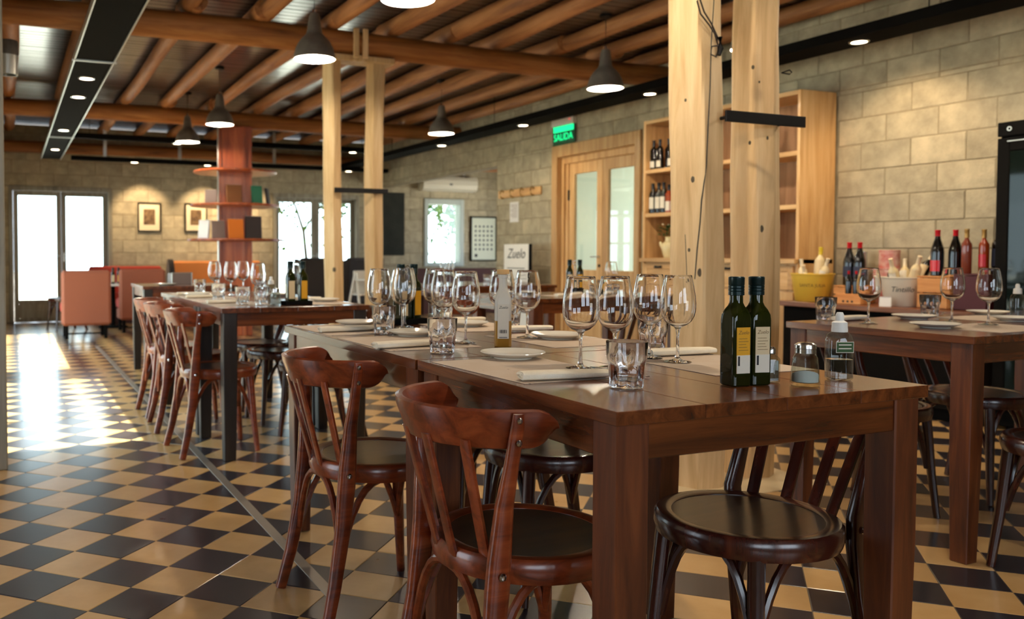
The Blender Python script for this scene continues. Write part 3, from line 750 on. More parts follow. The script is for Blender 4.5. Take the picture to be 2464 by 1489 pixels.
# ------------------------------------------------------------ dining tables
TZ = .785
def table(label, x0, x1, y0, y1, mt='table', ml='table_z', rz=0, leg=.072, z=TZ):
    cx_, cy_ = (x0 + x1) / 2, (y0 + y1) / 2; a, b_ = (x1 - x0) / 2, (y1 - y0) / 2
    t = thing('dining_table', label, 'table', (cx_, cy_, 0), rz)
    n = 4; g = []
    wd = 2 * a / n
    for k in range(n):
        obj('plank', B().box(-a + wd * k + .0004, -a + wd * (k + 1) - .0004, -b_, b_, z - .026, z, .0012), mt, t)
    i = .018
    obj('apron', B().box(-a + i, -a + i + .02, -b_ + .05, b_ - .05, z - .095, z - .026, .002), mt, t)
    obj('apron', B().box(a - i - .02, a - i, -b_ + .05, b_ - .05, z - .095, z - .026, .002), mt, t)
    mx = 'table_x' if mt == 'table' else mt
    obj('apron', B().box(-a + .05, a - .05, -b_ + i, -b_ + i + .02, z - .095, z - .026, .002), mx, t)
    obj('apron', B().box(-a + .05, a - .05, b_ - i - .02, b_ - i, z - .095, z - .026, .002), mx, t)
    for sx in (-1, 1):
        for sy in (-1, 1):
            c = [(sx * (a - .012 - leg / 2), sy * (b_ - .012 - leg / 2)), (sx * (a - .012 - leg / 2 - .004), sy * (b_ - .012 - leg / 2 - .004))]
            h0, h1 = leg / 2 * .82, leg / 2
            def sq(cx__, cy__, h, zz, e=.003): return [(cx__ - h + e, cy__ - h, zz), (cx__ + h - e, cy__ - h, zz), (cx__ + h, cy__ - h + e, zz), (cx__ + h, cy__ + h - e, zz), (cx__ + h - e, cy__ + h, zz), (cx__ - h + e, cy__ + h, zz), (cx__ - h, cy__ + h - e, zz), (cx__ - h, cy__ - h + e, zz)]
            obj('leg', B().loft([sq(*c[0], h0, .0025), sq(*c[0], h1, .45), sq(*c[0], h1, z - .026)], smooth=False), ml, t)
    return t
T1a = table('front walnut dining table nearest the camera, set with two oil bottles', .974, 1.788, 1.235, 2.047)
T1b = table('walnut dining table pushed against the far end of the front table', .970, 1.788, 2.053, 3.228)
T2a = table('near half of the long dark table at the left, with an oil bottle caddy', .978, 1.782, 4.35, 5.047, 'table', 'table_black')
T2b = table('far half of the long dark table at the left, with four wine glasses', .978, 1.782, 5.053, 6.25, 'table', 'table_black')
T3 = table('small dark table behind the long left table, bearing a grey box', 1.02, 1.83, 7.48, 8.25, 'table', 'table_black')
T4 = table('walnut table at the right edge in front of the bar counter', 2.96, 4.62, 1.93, 2.68, rz=radians(2))
T5 = table('walnut table behind the front tables, in front of the block wall', 2.95, 4.15, 4.55, 5.35)
T6 = table('dark table standing beyond the far pine posts', 3.35, 4.5, 6.55, 7.3, 'table', 'table_z')

# ------------------------------------------------------------ bentwood chairs
def chair_proto(m, name='bentwood_chair', short=False):
    t = thing(name, '', 'chair', (0, 0, 0), 0, 'bentwood chairs with curved backs')
    s = obj('seat', B().lathe([(.168, .452), (.185, .457), (.2, .455), (.207, .447), (.2085, .425), (.203, .405), (.17, .402), (.168, .452)], 40), m, t)
    obj('seat_panel', B().lathe([(0, .446), (.06, .4465), (.12, .448), (.17, .451), (.17, .44), (0, .436)], 40), 'seat', s)
    # curved top rail
    secs = []; n = 30; Rr = .2; cx_ = -.13 if short else -.075; span = 57 if short else 92; ux, uy = (.085, -.03) if short else (0, 0)
    tp = .08 if not short else .1
    fs_ = [tp * (1 - cos(pi / 2 * k / 7)) for k in range(8)]; fs_ = fs_ + [tp + (1 - 2 * tp) * k / 22 for k in range(1, 22)] + [1 - q for q in reversed(fs_)]
    for f in fs_:
        ph = radians(-span + 2 * span * f)
        e = min(1, (1 - abs(2 * f - 1)) / (2 * tp)); tip = sqrt(max(0, 1 - (1 - e) ** 2))
        zc = .722; hh = .041 * max(.05, tip)
        ring = []
        for (dr, dz) in ((-.008, -1), (-.010, -.5), (-.010, .5), (-.007, .93), (0, 1), (.009, .9), (.012, .5), (.009, -.5), (.007, -.93), (0, -1.02)):
            lean = .012 * dz
            rad = Rr + dr + lean
            ring.append((cx_ - rad * cos(ph), rad * sin(ph), zc + hh * dz))
        secs.append(ring)
    obj('top_rail', B().loft(secs), m, t)
    for sg in (-1, 1):
        u = obj('rear_leg', B().sweep([(-.245, sg * .19, .002), (-.215, sg * .178, .12), (-.185, sg * .168, .28), (-.172, sg * .163, .40), (-.168, sg * .164, .46), (-.165 - ux * .5, sg * (.176 + uy * .4), .57), (-.160 - ux * .85, sg * (.195 + uy * .8), .66), (-.158 - ux, sg * (.212 + uy), .735), (-.157 - ux, sg * (.2125 + uy), .757)],
                                   [.0165, .019, .023, .026, .025, .019, .015, .0135, .011], [.012, .013, .014, .015, .014, .012, .009, .0065, .005], n=12, up=(0, sg, 0), ex=3.4), m, t)
        for z in (.702, .745): obj('bolt', B().lathe([(0, .004), (.004, .0035), (.0065, .001), (.0065, 0), (0, 0)], 10), 'steel', u, (-.158 - ux, sg * (.2185 + uy + .04 * (z - .73)), z), (radians(-90 * sg), 0, 0))
        obj('bolt', B().lathe([(0, .006), (.005, .005), (.0085, .001), (.0085, 0), (0, 0)], 10), 'steel', u, (-.17, sg * .181, .433), (radians(-90 * sg), 0, 0))
        obj('front_leg', B().sweep([(.135, sg * .125, .418), (.142, sg * .13, .33), (.152, sg * .14, .18), (.168, sg * .156, .002)], [.019, .018, .0155, .0125], n=12, ex=3), m, t)
    for k, ph in enumerate((-40, -13, 13, 40)):
        p = radians(ph)
        top = (cx_ - (Rr + .0) * cos(p), Rr * sin(p), .70); bot = (-.204 * cos(p * .95), .204 * sin(p * .95) * .82, .437)
        md = tuple((top[i] + bot[i]) / 2 for i in range(3))
        obj('slat', B().sweep([bot, md, top], .0145, .005, n=8, up=(-1, .35 * sin(p), 0), ex=4), m, t)
    L = {'rl': (-.2, .172), 'rr': (-.2, -.172), 'fl': (.147, .135), 'fr': (.147, -.135)}
    for a, b_ in (('rl', 'rr'), ('rl', 'fl'), ('rr', 'fr'), ('fl', 'fr')):
        pts = []
        for i in range(15):
            f = i / 14; s_ = 2 * f - 1
            x = L[a][0] + (L[b_][0] - L[a][0]) * (.5 + .5 * math.copysign(abs(s_) ** .8, s_)); y = L[a][1] + (L[b_][1] - L[a][1]) * (.5 + .5 * math.copysign(abs(s_) ** .8, s_))
            pts.append((x * .95, y * .95, .2 + .207 * (1 - abs(s_) ** 2.4)))
        obj('arch_brace', B().sweep(pts, .0105, n=8), m, t)
    return t
CH = chair_proto('chair'); CHD = chair_proto('chair_dark', short=True)
G1 = 'bentwood chairs with curved backs'
place(CH, 'reddish bentwood chair nearest the camera, its curved back before the front table', (1.04, 1.63, 0), radians(1))
place(CH, 'second reddish bentwood chair along the left side of the front tables', (1.035, 2.47, 0), radians(3))
place(CHD, 'dark bentwood chair with round seat under the front right of the front table', (1.585, 1.53, 0), radians(188))
place(CHD, 'dark bentwood chair tucked under the right side at the joint of the front tables', (1.585, 2.35, 0), radians(176))
place(CHD, 'dark bentwood chair under the right side at the far end of the front tables', (1.59, 2.84, 0), radians(184))
place(CH, 'reddish bentwood chair nearest along the left side of the long dark table', (1.04, 4.70, 0), radians(3))
place(CH, 'middle reddish bentwood chair along the left side of the long dark table', (1.035, 5.39, 0), radians(-2))
place(CH, 'farthest reddish bentwood chair along the left side of the long dark table', (1.04, 5.9, 0), radians(2))
place(CHD, 'dark bentwood chair nearest on the right side of the long dark table', (1.59, 4.69, 0), radians(177))
place(CHD, 'dark bentwood chair in the middle on the right side of the long dark table', (1.58, 5.37, 0), radians(184))
place(CHD, 'dark bentwood chair farthest on the right side of the long dark table', (1.59, 5.87, 0), radians(180))
place(CHD, 'dark bentwood chair beneath the table at the right edge, behind its left leg', (3.27, 2.49, 0), radians(268))
place(CHD, 'dark bentwood chair cut by the right edge of the picture', (3.22, 1.72, 0), radians(92))
place(CHD, 'dark bentwood chair at the far right beneath the table near the bar', (3.95, 2.51, 0), radians(270))
place(CH, 'reddish bentwood chair at the left end of the table behind the front tables', (2.78, 4.98, 0), radians(-4))
place(CHD, 'dark bentwood chair on the near side of the table behind the front tables', (3.55, 4.5, 0), radians(96))
place(CHD, 'dark bentwood chair beside the table beyond the far pine posts', (3.3, 7.0, 0), radians(4))
place(CHD, 'dark bentwood chair silhouetted against the bright french door at the left', (.68, 12.75, 0), radians(200))

# ------------------------------------------------------------ tableware prototypes
def lathe_thing(name, cat, group, parts):
    t = thing(name, '', cat, (0, 0, 0), 0, group)
    for (n, prof, m, seg) in parts: obj(n, B().lathe(prof, seg), m, t)
    return t
def wine_glass():
    g = B()
    g.lathe([(0, .0005), (.030, .0005), (.0345, .0014), (.0345, .0022), (.028, .0036), (.014, .006), (.0065, .011), (.0042, .02), (.0036, .045), (.0038, .07), (.0055, .084), (.010, .090),
             (.0225, .0955), (.0335, .1055), (.0405, .119), (.0438, .135), (.0442, .150), (.0428, .170), (.039, .192), (.0345, .214), (.033, .222),
             (.0321, .2222), (.0317, .2212), (.0335, .2135), (.0378, .1915), (.0415, .170), (.0429, .150), (.0425, .1355), (.0394, .1198), (.0325, .1069), (.0218, .0977), (.010, .0935), (.004, .092), (0, .0917)], 36)
    return tag(obj('wine_glass', g, 'glass'), '', 'wine glass', 'wine glasses set on the tables')
WG = wine_glass()
def tumbler():
    n = 72; fl = 9
    def ring(r, z, amp):
        out = []
        for k in range(n):
            th = 2 * pi * k / n; q = r * (1 - amp * (1 - abs(cos(fl * th / 2)) ** .6))
            out.append((q * cos(th), q * sin(th), z))
        return out
    outer = [ring(.029, 0.0005, .0), ring(.0345, .002, .05), ring(.035, .008, .05), ring(.035, .013, .13), ring(.0365, .03, .14), ring(.038, .046, .13), ring(.039, .054, .06), ring(.0405, .06, 0), ring(.0415, .075, 0), ring(.0425, .096, 0)]
    inner = [ring(.0413, .0965, 0), ring(.0403, .095, 0), ring(.0385, .062, 0), ring(.0335, .05, 0), ring(.031, .02, 0), ring(.028, .0155, 0), ring(.01, .015, 0)]
    g = B().loft(outer + inner)
    return tag(obj('tumbler', g, 'glass'), '', 'water glass', 'fluted water tumblers')
TU = tumbler()
PLT = tag(obj('plate', B().lathe([(0, .0), (.05, .0), (.052, .003), (.066, .007), (.084, .0145), (.0862, .0165), (.085, .018), (.081, .0168), (.064, .0105), (.053, .0075), (0, .007)], 40), 'porcelain'), '', 'plate', 'cream side plates')
def napkin():
    secs = []
    for i in range(13):
        f = i / 12; x = -.105 + .21 * f; e = .9 + .1 * sin(f * 3)
        ring = []
        for k in range(16):
            th = 2 * pi * k / 16; c, s_ = cos(th), sin(th)
            yy = .029 * math.copysign(abs(c) ** .55, c) * e + .002 * sin(5 * f); zz = .0105 + (.010 * e - .002 * f) * math.copysign(abs(s_) ** .7, s_)
            ring.append((x + .006 * c, yy, max(.0006, zz)))
        secs.append(ring)
    g = B().loft(secs)
    t = thing('napkin', '', 'napkin', (0, 0, 0), 0, 'folded cream napkins')
    obj('roll', g, 'linen', t)
    sp = [(-.1065 + .001 * cos(a), .024 * cos(a) * (1 - a / 30), .0105 + .0075 * sin(a) * (1 - a / 30)) for a in [k * .45 for k in range(34)]]
    obj('fold_end', B().sweep(sp, .0013, n=5), 'linen', t)
    return t
NP = napkin()
MT = tag(obj('placemat', B().box(-.15, .15, -.21, .21, 0, .0007, 0), 'placemat'), '', 'placemat', 'printed paper placemats')
def shaker():
    t = thing('salt_shaker', '', 'salt shaker')
    def oc(r, z, n=16, a=.0): return [(r * (1 - .07 * (k % 2)) * cos(2 * pi * k / n), r * (1 - .07 * (k % 2)) * sin(2 * pi * k / n), z) for k in range(n)]
    def rd(r, z, n=16): return [(r * cos(2 * pi * k / n), r * sin(2 * pi * k / n), z) for k in range(n)]
    obj('glass_body', B().loft([oc(.0285, .0005), oc(.0315, .004), oc(.029, .035), oc(.0265, .057), rd(.021, .065), rd(.019, .069), rd(.019, .075), rd(.0172, .075), rd(.0172, .069), rd(.0235, .06), rd(.0262, .035), rd(.0275, .008), rd(.02, .006)], smooth=False), 'thin_glass', t)
    secs = []
    for f, zz in ((0, .0075), (.98, .0085), (1, .012)):
        secs.append([(.0262 * (f if f else .02) * cos(2 * pi * k / 16), .0262 * (f if f else .02) * sin(2 * pi * k / 16), zz if f < 1 else .022 - .012 * cos(2 * pi * k / 16 - .5)) for k in range(16)])
    obj('salt_fill', B().loft(secs), 'salt', t)
    obj('cap', B().lathe([(.0195, .068), (.0208, .069), (.0205, .078), (.0215, .079), (.021, .086), (.015, .0905), (0, .0915)], 24), 'steel', t)
    return t
SH = shaker()
def bottle_profile(kind):
    if kind == 'bordeaux': return [(0, .0), (.034, .0), (.0375, .004), (.0375, .185), (.036, .198), (.028, .215), (.018, .228), (.0145, .24), (.0138, .29), (.0155, .291), (.0155, .298), (0, .299)]
    if kind == 'slim': return [(0, .0), (.030, .0), (.033, .004), (.033, .2), (.031, .215), (.02, .235), (.0135, .25), (.013, .31), (.0145, .311), (.0145, .32), (0, .32)]
    return [(0, .0), (.034, .0), (.0385, .005), (.0385, .15), (.036, .175), (.028, .205), (.018, .235), (.0145, .26), (.0138, .285), (.0155, .286), (.0155, .294), (0, .295)]
def bottle(label, loc, kind, glass, caps, lab=None, lz=(.04, .13), rz=0, tilt=(0, 0), scale=1, group='bottles', cork=False):
    t = thing('bottle', label, 'bottle', loc, 0, group, rot=(tilt[0], tilt[1], rz))
    pr = bottle_profile(kind); top = pr[-1][1]
    obj('glass_body', B().lathe(pr, 20), glass, t)
    obj('capsule', B().lathe([(.0152, top - .062), (.0152, top - .01), (.0165, top - .008), (.0165, top + .0005), (0, top + .001)], 16), caps, t)
    if lab:
        r = max(p[0] for p in pr) + .0006; vs = []; n = 14
        for k in range(n + 1):
            a = radians(-100 + 200 * k / n) + pi * .75
            vs += [(r * cos(a), r * sin(a), lz[0]), (r * cos(a), r * sin(a), lz[1])]
        obj('bottle_label', B().add(vs, [(2 * k, 2 * k + 2, 2 * k + 3, 2 * k + 1) for k in range(n)], True), lab, t)
    t.scale = (scale,) * 3
    return t
def sup(r, z, ex, n=28, ry=None):
    ry = ry or r; out = []
    for k in range(n):
        th = 2 * pi * (k + .5) / n; c, s_ = cos(th), sin(th)
        out.append((r * math.copysign(abs(c) ** (2 / ex), c), ry * math.copysign(abs(s_) ** (2 / ex), s_), z))
    return out
def oil_bottle(label, loc, rz, lab_m, lab2=None, s=1.0, text=True):
    t = thing('oil_bottle', label, 'oil bottle', loc, rz, 'square green oil bottles')
    obj('glass_body', B().loft([sup(.021, .0005, 6), sup(.0232, .003, 7), sup(.0235, .02, 7), sup(.0235, .138, 7), sup(.0228, .149, 6), sup(.0195, .160, 4), sup(.0155, .168, 2.6), sup(.0136, .175, 2), sup(.0130, .198, 2), sup(.013, .2, 2)]), 'green_glass', t)
    obj('oil', B().loft([sup(.0205, .004, 7), sup(.0215, .006, 7), sup(.0215, .1335, 7), sup(.018, .1345, 6)]), 'oil_dark', t)
    obj('cap', B().lathe([(.0145, .190), (.016, .191), (.016, .198), (.0152, .199), (.016, .2), (.016, .204), (.0152, .205), (.016, .206), (.016, .210), (.0152, .211), (.016, .212), (.0162, .228), (.0148, .2295), (0, .2295)], 24), 'cap_teal', t)
    for k, (mm, ang) in enumerate(((lab_m, 0),) + (((lab2, 90),) if lab2 else ())):
        ly = obj('bottle_label', B().box(-.0165, .0165, -.0244, -.0233, .028, .124, 0), mm, t, (0, 0, 0), (0, 0, radians(ang)))
        if text:
            obj('label_foot', B().box(-.0165, .0165, -.0248, -.0242, .028, .066, 0), 'label_white', ly)
            txt('Zuelo', .011, 'ink_brown', ly, (0, -.0246, .113), (radians(90), 0, 0), ext=.0001, shear=.3)
            obj('barcode', B().box(-.0135, -.009, -.0252, -.0247, .044, .064, 0), 'ink', ly)
            for q in range(5): obj('print_line', B().box(-.012, .012 - .003 * (q % 3), -.0247, -.0242, .076 + .006 * q, .077 + .006 * q, 0), 'ink_brown', ly)
    t.scale = (s,) * 3
    return t
def soap_bottle(label, loc, rz, s=1.0, detail=True):
    t = thing('sanitizer_bottle', label, 'bottle', loc, rz, 'clear sanitizer bottles')
    obj('clear_body', B().loft([sup(.022, .0005, 3.2, ry=.018), sup(.0265, .004, 3.2, ry=.0215), sup(.027, .03, 3.2, ry=.022), sup(.027, .085, 3.2, ry=.022), sup(.024, .099, 2.6, ry=.0205), sup(.0145, .108, 2, ry=.0145), sup(.0125, .111, 2), sup(.0125, .114, 2)]), 'thin_glass', t)
    obj('liquid', B().loft([sup(.02, .0035, 3.2, ry=.016), sup(.0255, .006, 3.2, ry=.0205), sup(.026, .046, 3.2, ry=.021), sup(.02, .0465, 3.2, ry=.016)]), 'liquid', t)
    obj('cap', B().lathe([(.0135, .106), (.0165, .106), (.0165, .112), (.0158, .118), (.0155, .127), (.0125, .129), (.0085, .131), (.0085, .143), (.006, .149), (0, .1495)], 24), 'white', t)
    if detail:
        lb = obj('bottle_label', B().box(-.0195, .0195, -.0232, -.0224, .062, .086, 0), 'label_white', t)
        obj('label_field', B().box(-.0182, .0182, -.0236, -.023, .0633, .0847, 0), 'label_green', lb)
        for q in range(2): obj('print_line', B().box(-.014, .014, -.0239, -.0234, .078 - .008 * q, .0805 - .008 * q, 0), 'label_white', lb)
    t.scale = (s,) * 3
    return t
# ------------------------------------------------------------ the front tables are laid
Z0 = TZ + .0004
GW, GT, GP, GN, GM = 'wine glasses set on the tables', 'fluted water tumblers', 'cream side plates', 'folded cream napkins', 'printed paper placemats'
ZM = Z0 + .0008
for lab, x, y, rz in (('printed placemat at the near left corner of the front table', 1.145, 1.79, 2), ('printed placemat at the right side of the front table', 1.63, 1.72, 178),
                      ('printed placemat at the left side of the second front table', 1.135, 2.47, 1), ('printed placemat at the right side of the second front table', 1.62, 2.36, 180),
                      ('printed placemat at the far left end of the second front table', 1.135, 2.97, 0), ('printed placemat at the far right end of the second front table', 1.62, 2.92, 179)):
    place(MT, lab, (x, y, Z0), radians(rz), GM)
for lab, x, y in (('wine glass left of the nearest tumbler on the front table', 1.26, 1.735), ('wine glass directly behind the nearest tumbler on the front table', 1.345, 1.715),
                  ('wine glass third from the left in front of the near pine post', 1.56, 1.845), ('wine glass fourth from the left, just before the near pine post', 1.566, 1.745),
                  ('wine glass with tall stem left of the frosted vinegar bottle', 1.29, 2.365), ('wine glass half hidden behind the one left of the vinegar bottle', 1.345, 2.62),
                  ('farthest wine glass of the trio left of the vinegar bottle', 1.44, 2.88), ('wine glass behind the frosted vinegar bottle', 1.53, 2.55), ('wine glass just right of the frosted vinegar bottle', 1.56, 2.44),
                  ('leftmost wine glass near the far left end of the front tables', 1.215, 2.87), ('wine glass second from the left at the far end of the front tables', 1.305, 2.87), ('wine glass before the green oil bottle at the far end of the front tables', 1.36, 2.97)):
    place(WG, lab, (x, y, ZM), 0, GW)
for lab, x, y in (('nearest fluted tumbler at the front left of the front table', 1.17, 1.452), ('fluted tumbler left of the nearest side plate, over the table joint', 1.107, 2.165),
                  ('fluted tumbler behind the four wine glasses on the front table', 1.665, 1.955), ('fluted tumbler at the far left end of the front tables', 1.182, 2.755),
                  ('fluted tumbler right of the vinegar bottle by the table edge', 1.735, 2.83), ('fluted tumbler at the far end behind the trio of wine glasses', 1.56, 3.05)):
    place(TU, lab, (x, y, ZM), R.uniform(0, .4), GT)
for lab, x, y in (('side plate on the front table nearest the vinegar bottle', 1.225, 1.985), ('side plate right of the vinegar bottle by the right table edge', 1.64, 2.385), ('side plate behind the tumbler on the left side of the second table', 1.25, 2.66),
                  ('side plate at the far left corner of the front tables', 1.23, 3.12), ('side plate at the far right behind the wine glasses of the front tables', 1.6, 2.93)):
    place(PLT, lab, (x, y, ZM), 0, GP)
for lab, x, y, rz in (('rolled cream napkin left of the nearest tumbler on the front table', 1.125, 1.605, -8), ('rolled cream napkin behind the right hand wine glasses on the front table', 1.685, 1.865, -3),
                      ('rolled cream napkin beside the tumbler over the table joint', 1.075, 2.335, 6), ('rolled cream napkin right of the vinegar bottle at the right table edge', 1.69, 2.66, -4),
                      ('rolled cream napkin at the far left corner of the front tables', 1.1, 2.89, 5), ('rolled cream napkin at the far right corner of the front tables', 1.675, 3.11, 2)):
    place(NP, lab, (x, y, ZM), radians(rz), GN)
oil_bottle('left hand square green oil bottle with yellow label on the front table', (1.405, 1.392, Z0), radians(-6), 'label_yellow')
oil_bottle('right hand square green oil bottle with cream label on the front table', (1.457, 1.388, Z0), radians(-12), 'label_cream')
place(SH, 'squat glass salt shaker with steel cap at the front of the front table', (1.541, 1.334, Z0), .3)
pp = thing('pepper_shaker', 'slim square glass pepper shaker half hidden by the oil bottles', 'pepper shaker', (1.512, 1.40, Z0), radians(-20))
obj('glass_body', B().loft([sup(.0145, .0005, 8), sup(.0165, .003, 8), sup(.0165, .05, 8), sup(.013, .057, 5), sup(.0095, .061, 2), sup(.0095, .067, 2)]), 'thin_glass', pp)
obj('pepper_fill', B().loft([sup(.012, .004, 8), sup(.0142, .006, 8), sup(.0142, .047, 8), sup(.012, .048, 8)]), 'pepper', pp)
obj('cap', B().lathe([(.0103, .061), (.0112, .062), (.0112, .072), (.008, .077), (0, .078)], 18), 'steel', pp)
soap_bottle('clear sanitizer bottle with green label and white nozzle on the front table', (1.679, 1.365, Z0), radians(-22))
vb = thing('vinegar_bottle', 'tall slim frosted vinegar bottle with cork and white label on the front tables', 'vinegar bottle', (1.35, 2.245, Z0), radians(-28))
obj('glass_body', B().loft([sup(.0225, .0005, 7), sup(.0245, .003, 8), sup(.0245, .13, 8), sup(.0235, .145, 6), sup(.0175, .163, 3.4), sup(.0135, .175, 2), sup(.0125, .19, 2), sup(.013, .205, 2), sup(.0155, .2055, 2), sup(.0155, .2145, 2), sup(.012, .215, 2)]), 'frosted', vb)
obj('vinegar', B().loft([sup(.0228, .0003, 7), sup(.0249, .003, 8), sup(.0249, .078, 8), sup(.024, .0785, 8)]), 'vinegar', vb)
obj('cork', B().lathe([(0, .2), (.0105, .2), (.011, .216), (.0185, .2165), (.0185, .228), (.017, .23), (0, .23)], 18), 'cork', vb)
lb = obj('bottle_label', B().box(-.0165, .0165, -.0256, -.0245, .026, .128, 0), 'label_white', vb)
txt('Zuelo', .011, 'ink', lb, (0, -.0258, .118), (radians(90), 0, 0), ext=.0001, shear=.3)
for q in range(8): obj('barcode_bar', B().box(-.0105 + .0027 * q, -.0105 + .0027 * q + (.0016 if q % 3 else .0008), -.0259, -.025, .042, .052, 0), 'ink', lb)
obj('print_line', B().box(-.012, .012, -.0259, -.025, .0285, .0305, 0), 'ink', lb)
def fork(label, loc, rz):
    t = thing('fork', label, 'fork', loc, rz, 'steel forks')
    obj('handle', B().sweep([(-.09, 0, .002), (-.03, 0, .002), (.03, 0, .006), (.05, 0, .004)], [.007, .004, .003, .009], .0012, n=8), 'steel', t)
    obj('tines', B().box(.049, .09, -.009, -.006, .003, .005, .0005).box(.049, .09, -.0035, -.0005, .003, .005, .0005).box(.049, .09, .002, .005, .003, .005, .0005).box(.049, .09, .007, .009, .003, .005, .0005), 'steel', t)
fork('fork lying behind the nearest tumbler on the front table', (1.3, 1.64, ZM + .0002), radians(95))
fork('fork beside the tall wine glass left of the vinegar bottle', (1.3, 2.47, ZM + .0002), radians(80))
# caddy group at the far end
def caddy(label, x, y, rz=0, bot=True, names=()):
    t = thing('oil_caddy', label, 'caddy', (x, y, Z0), rz, 'wooden oil caddies')
    obj('tray', B().box(-.075, .075, -.045, .045, 0, .006, .001).box(-.075, .075, -.045, -.039, .006, .022, .001).box(-.075, .075, .039, .045, .006, .022, .001).box(-.075, -.069, -.039, .039, .006, .022, .001).box(.069, .075, -.039, .039, .006, .022, .001), 'black', t)
    obj('handle', B().sweep([(0, 0, .006), (0, 0, .19)] + [(.014 * sin(a), 0, .215 - .014 * cos(a)) for a in [k * .5 for k in range(13)]], .0022, n=6), 'steel', t)
    if bot:
        for k, (dx, lm) in enumerate(((-.036, 'label_cream'), (.036, 'label_yellow'))):
            p = Matrix.Rotation(rz, 3, 'Z') @ Vector((dx, 0, 0))
            oil_bottle(names[k], (x + p.x, y + p.y, Z0 + .0062), rz, lm, text=False)
caddy('black oil caddy with wire handle at the far end of the front tables', 1.44, 3.12, radians(20), names=('oil bottle left in the caddy at the far end of the front tables', 'oil bottle right in the caddy at the far end of the front tables'))
soap_bottle('clear sanitizer bottle beside the caddy at the far end of the front tables', (1.50, 2.99, Z0), .3, detail=False)
# the long dark table on the left
for lab, x, y, rz in (('printed placemat nearest on the left of the long dark table', 1.14, 4.72, 0), ('printed placemat in the middle on the left of the long dark table', 1.14, 5.4, 1), ('printed placemat farthest on the left of the long dark table', 1.14, 5.93, 0),
                      ('printed placemat on the right of the long dark table', 1.6, 4.7, 180)):
    place(MT, lab, (x, y, Z0), radians(rz), GM)
for lab, x, y in (('leftmost wine glass on the long dark table', 1.275, 5.87), ('second wine glass from the left on the long dark table', 1.335, 5.66), ('third wine glass from the left on the long dark table', 1.49, 5.95), ('largest wine glass, rightmost of the four on the long dark table', 1.3, 4.84),
                  ('wine glass beside the oil caddy on the long dark table', 1.62, 5.2)):
    place(WG, lab, (x, y, ZM), 0, GW)
for lab, x, y in (('leftmost tumbler on the long dark table', 1.21, 6.05), ('middle tumbler on the long dark table', 1.14, 5.14), ('nearest tumbler on the long dark table', 1.15, 4.6), ('tumbler left of the oil caddy on the long dark table', 1.24, 4.55), ('tumbler at the far right on the long dark table', 1.52, 5.6)):
    place(TU, lab, (x, y, ZM), R.uniform(0, .4), GT)
for lab, x, y in (('side plate right of the oil caddy on the long dark table', 1.665, 4.74), ('side plate in the middle of the long dark table', 1.62, 5.45), ('side plate at the far left of the long dark table', 1.1, 5.65)):
    place(PLT, lab, (x, y, ZM), 0, GP)
for lab, x, y, rz in (('rolled napkin nearest on the left of the long dark table', 1.1, 4.78, 6), ('rolled napkin in the middle of the long dark table', 1.1, 5.4, 4), ('rolled napkin at the far left of the long dark table', 1.12, 5.82, 3), ('rolled napkin lying behind the side plate on the long dark table', 1.6, 4.92, 8)):
    place(NP, lab, (x, y, ZM), radians(rz), GN)
caddy('black oil caddy with wire handle on the long dark table', 1.42, 4.5, radians(4), names=('oil bottle with cream label left in the caddy on the long dark table', 'oil bottle with yellow label right in the caddy on the long dark table'))
soap_bottle('clear sanitizer bottle left of the caddy on the long dark table', (1.33, 4.68, Z0), .2, detail=False)
place(SH, 'small glass shaker just left of the caddy on the long dark table', (1.31, 4.52, Z0), 0)
bx_ = thing('storage_box', 'small grey open box on the small dark table at the left', 'box', (1.4, 7.9, Z0), radians(10))
obj('box_wall', B().box(-.09, .09, -.06, -.055, 0, .1, .001).box(-.09, .09, .055, .06, 0, .1, .001).box(-.09, -.085, -.055, .055, 0, .1, .001).box(.085, .09, -.055, .055, 0, .1, .001).box(-.085, .085, -.055, .055, 0, .005, 0), 'book_grey', bx_)
obj('box_frame', B().box(-.095, -.088, -.065, -.058, 0, .105, .001).box(.088, .095, -.065, -.058, 0, .105, .001).box(-.095, .095, -.065, -.058, .1, .106, .001), 'alu', bx_)
place(PLT, 'side plate beside the grey box on the small dark table', (1.24, 7.62, Z0), 0, GP)
# table at the right edge
for lab, x, y in (('wine glass left on the table at the right edge, before the crates', 3.162, 2.44), ('wine glass middle on the table at the right edge', 3.54, 2.355), ('wine glass right on the table at the right edge, before the fridge', 3.525, 2.2)):
    place(WG, lab, (x, y, ZM), 0, GW)
for lab, x, y in (('tumbler at the left on the table at the right edge', 3.145, 2.625), ('tumbler before the white bucket on the table at the right edge', 3.76, 2.6)):
    place(TU, lab, (x, y, ZM), .1, GT)
for lab, x, y in (('side plate nearest on the table at the right edge', 3.215, 2.2), ('side plate behind the middle wine glass on the table at the right edge', 3.56, 2.53), ('side plate farthest on the table at the right edge', 4.13, 2.58), ('side plate cut by the right edge of the picture', 3.84, 2.29)):
    place(PLT, lab, (x, y, ZM), 0, GP)
for lab, x, y, rz in (('printed placemat at the near right of the table at the right edge', 3.42, 2.12, 92), ('printed placemat in the middle of the table at the right edge', 3.93, 2.42, 90)):
    place(MT, lab, (x, y, Z0), radians(rz), GM)
fork('fork on the far plates of the table at the right edge', (3.7, 2.5, ZM + .0185), radians(30))
soap_bottle('clear sanitizer bottle at the right edge of the picture', (4.03, 2.395, Z0), 0, detail=False)
place(NP, 'rolled napkin behind the left tumbler on the table at the right edge', (3.24, 2.585, ZM), radians(10), GN)
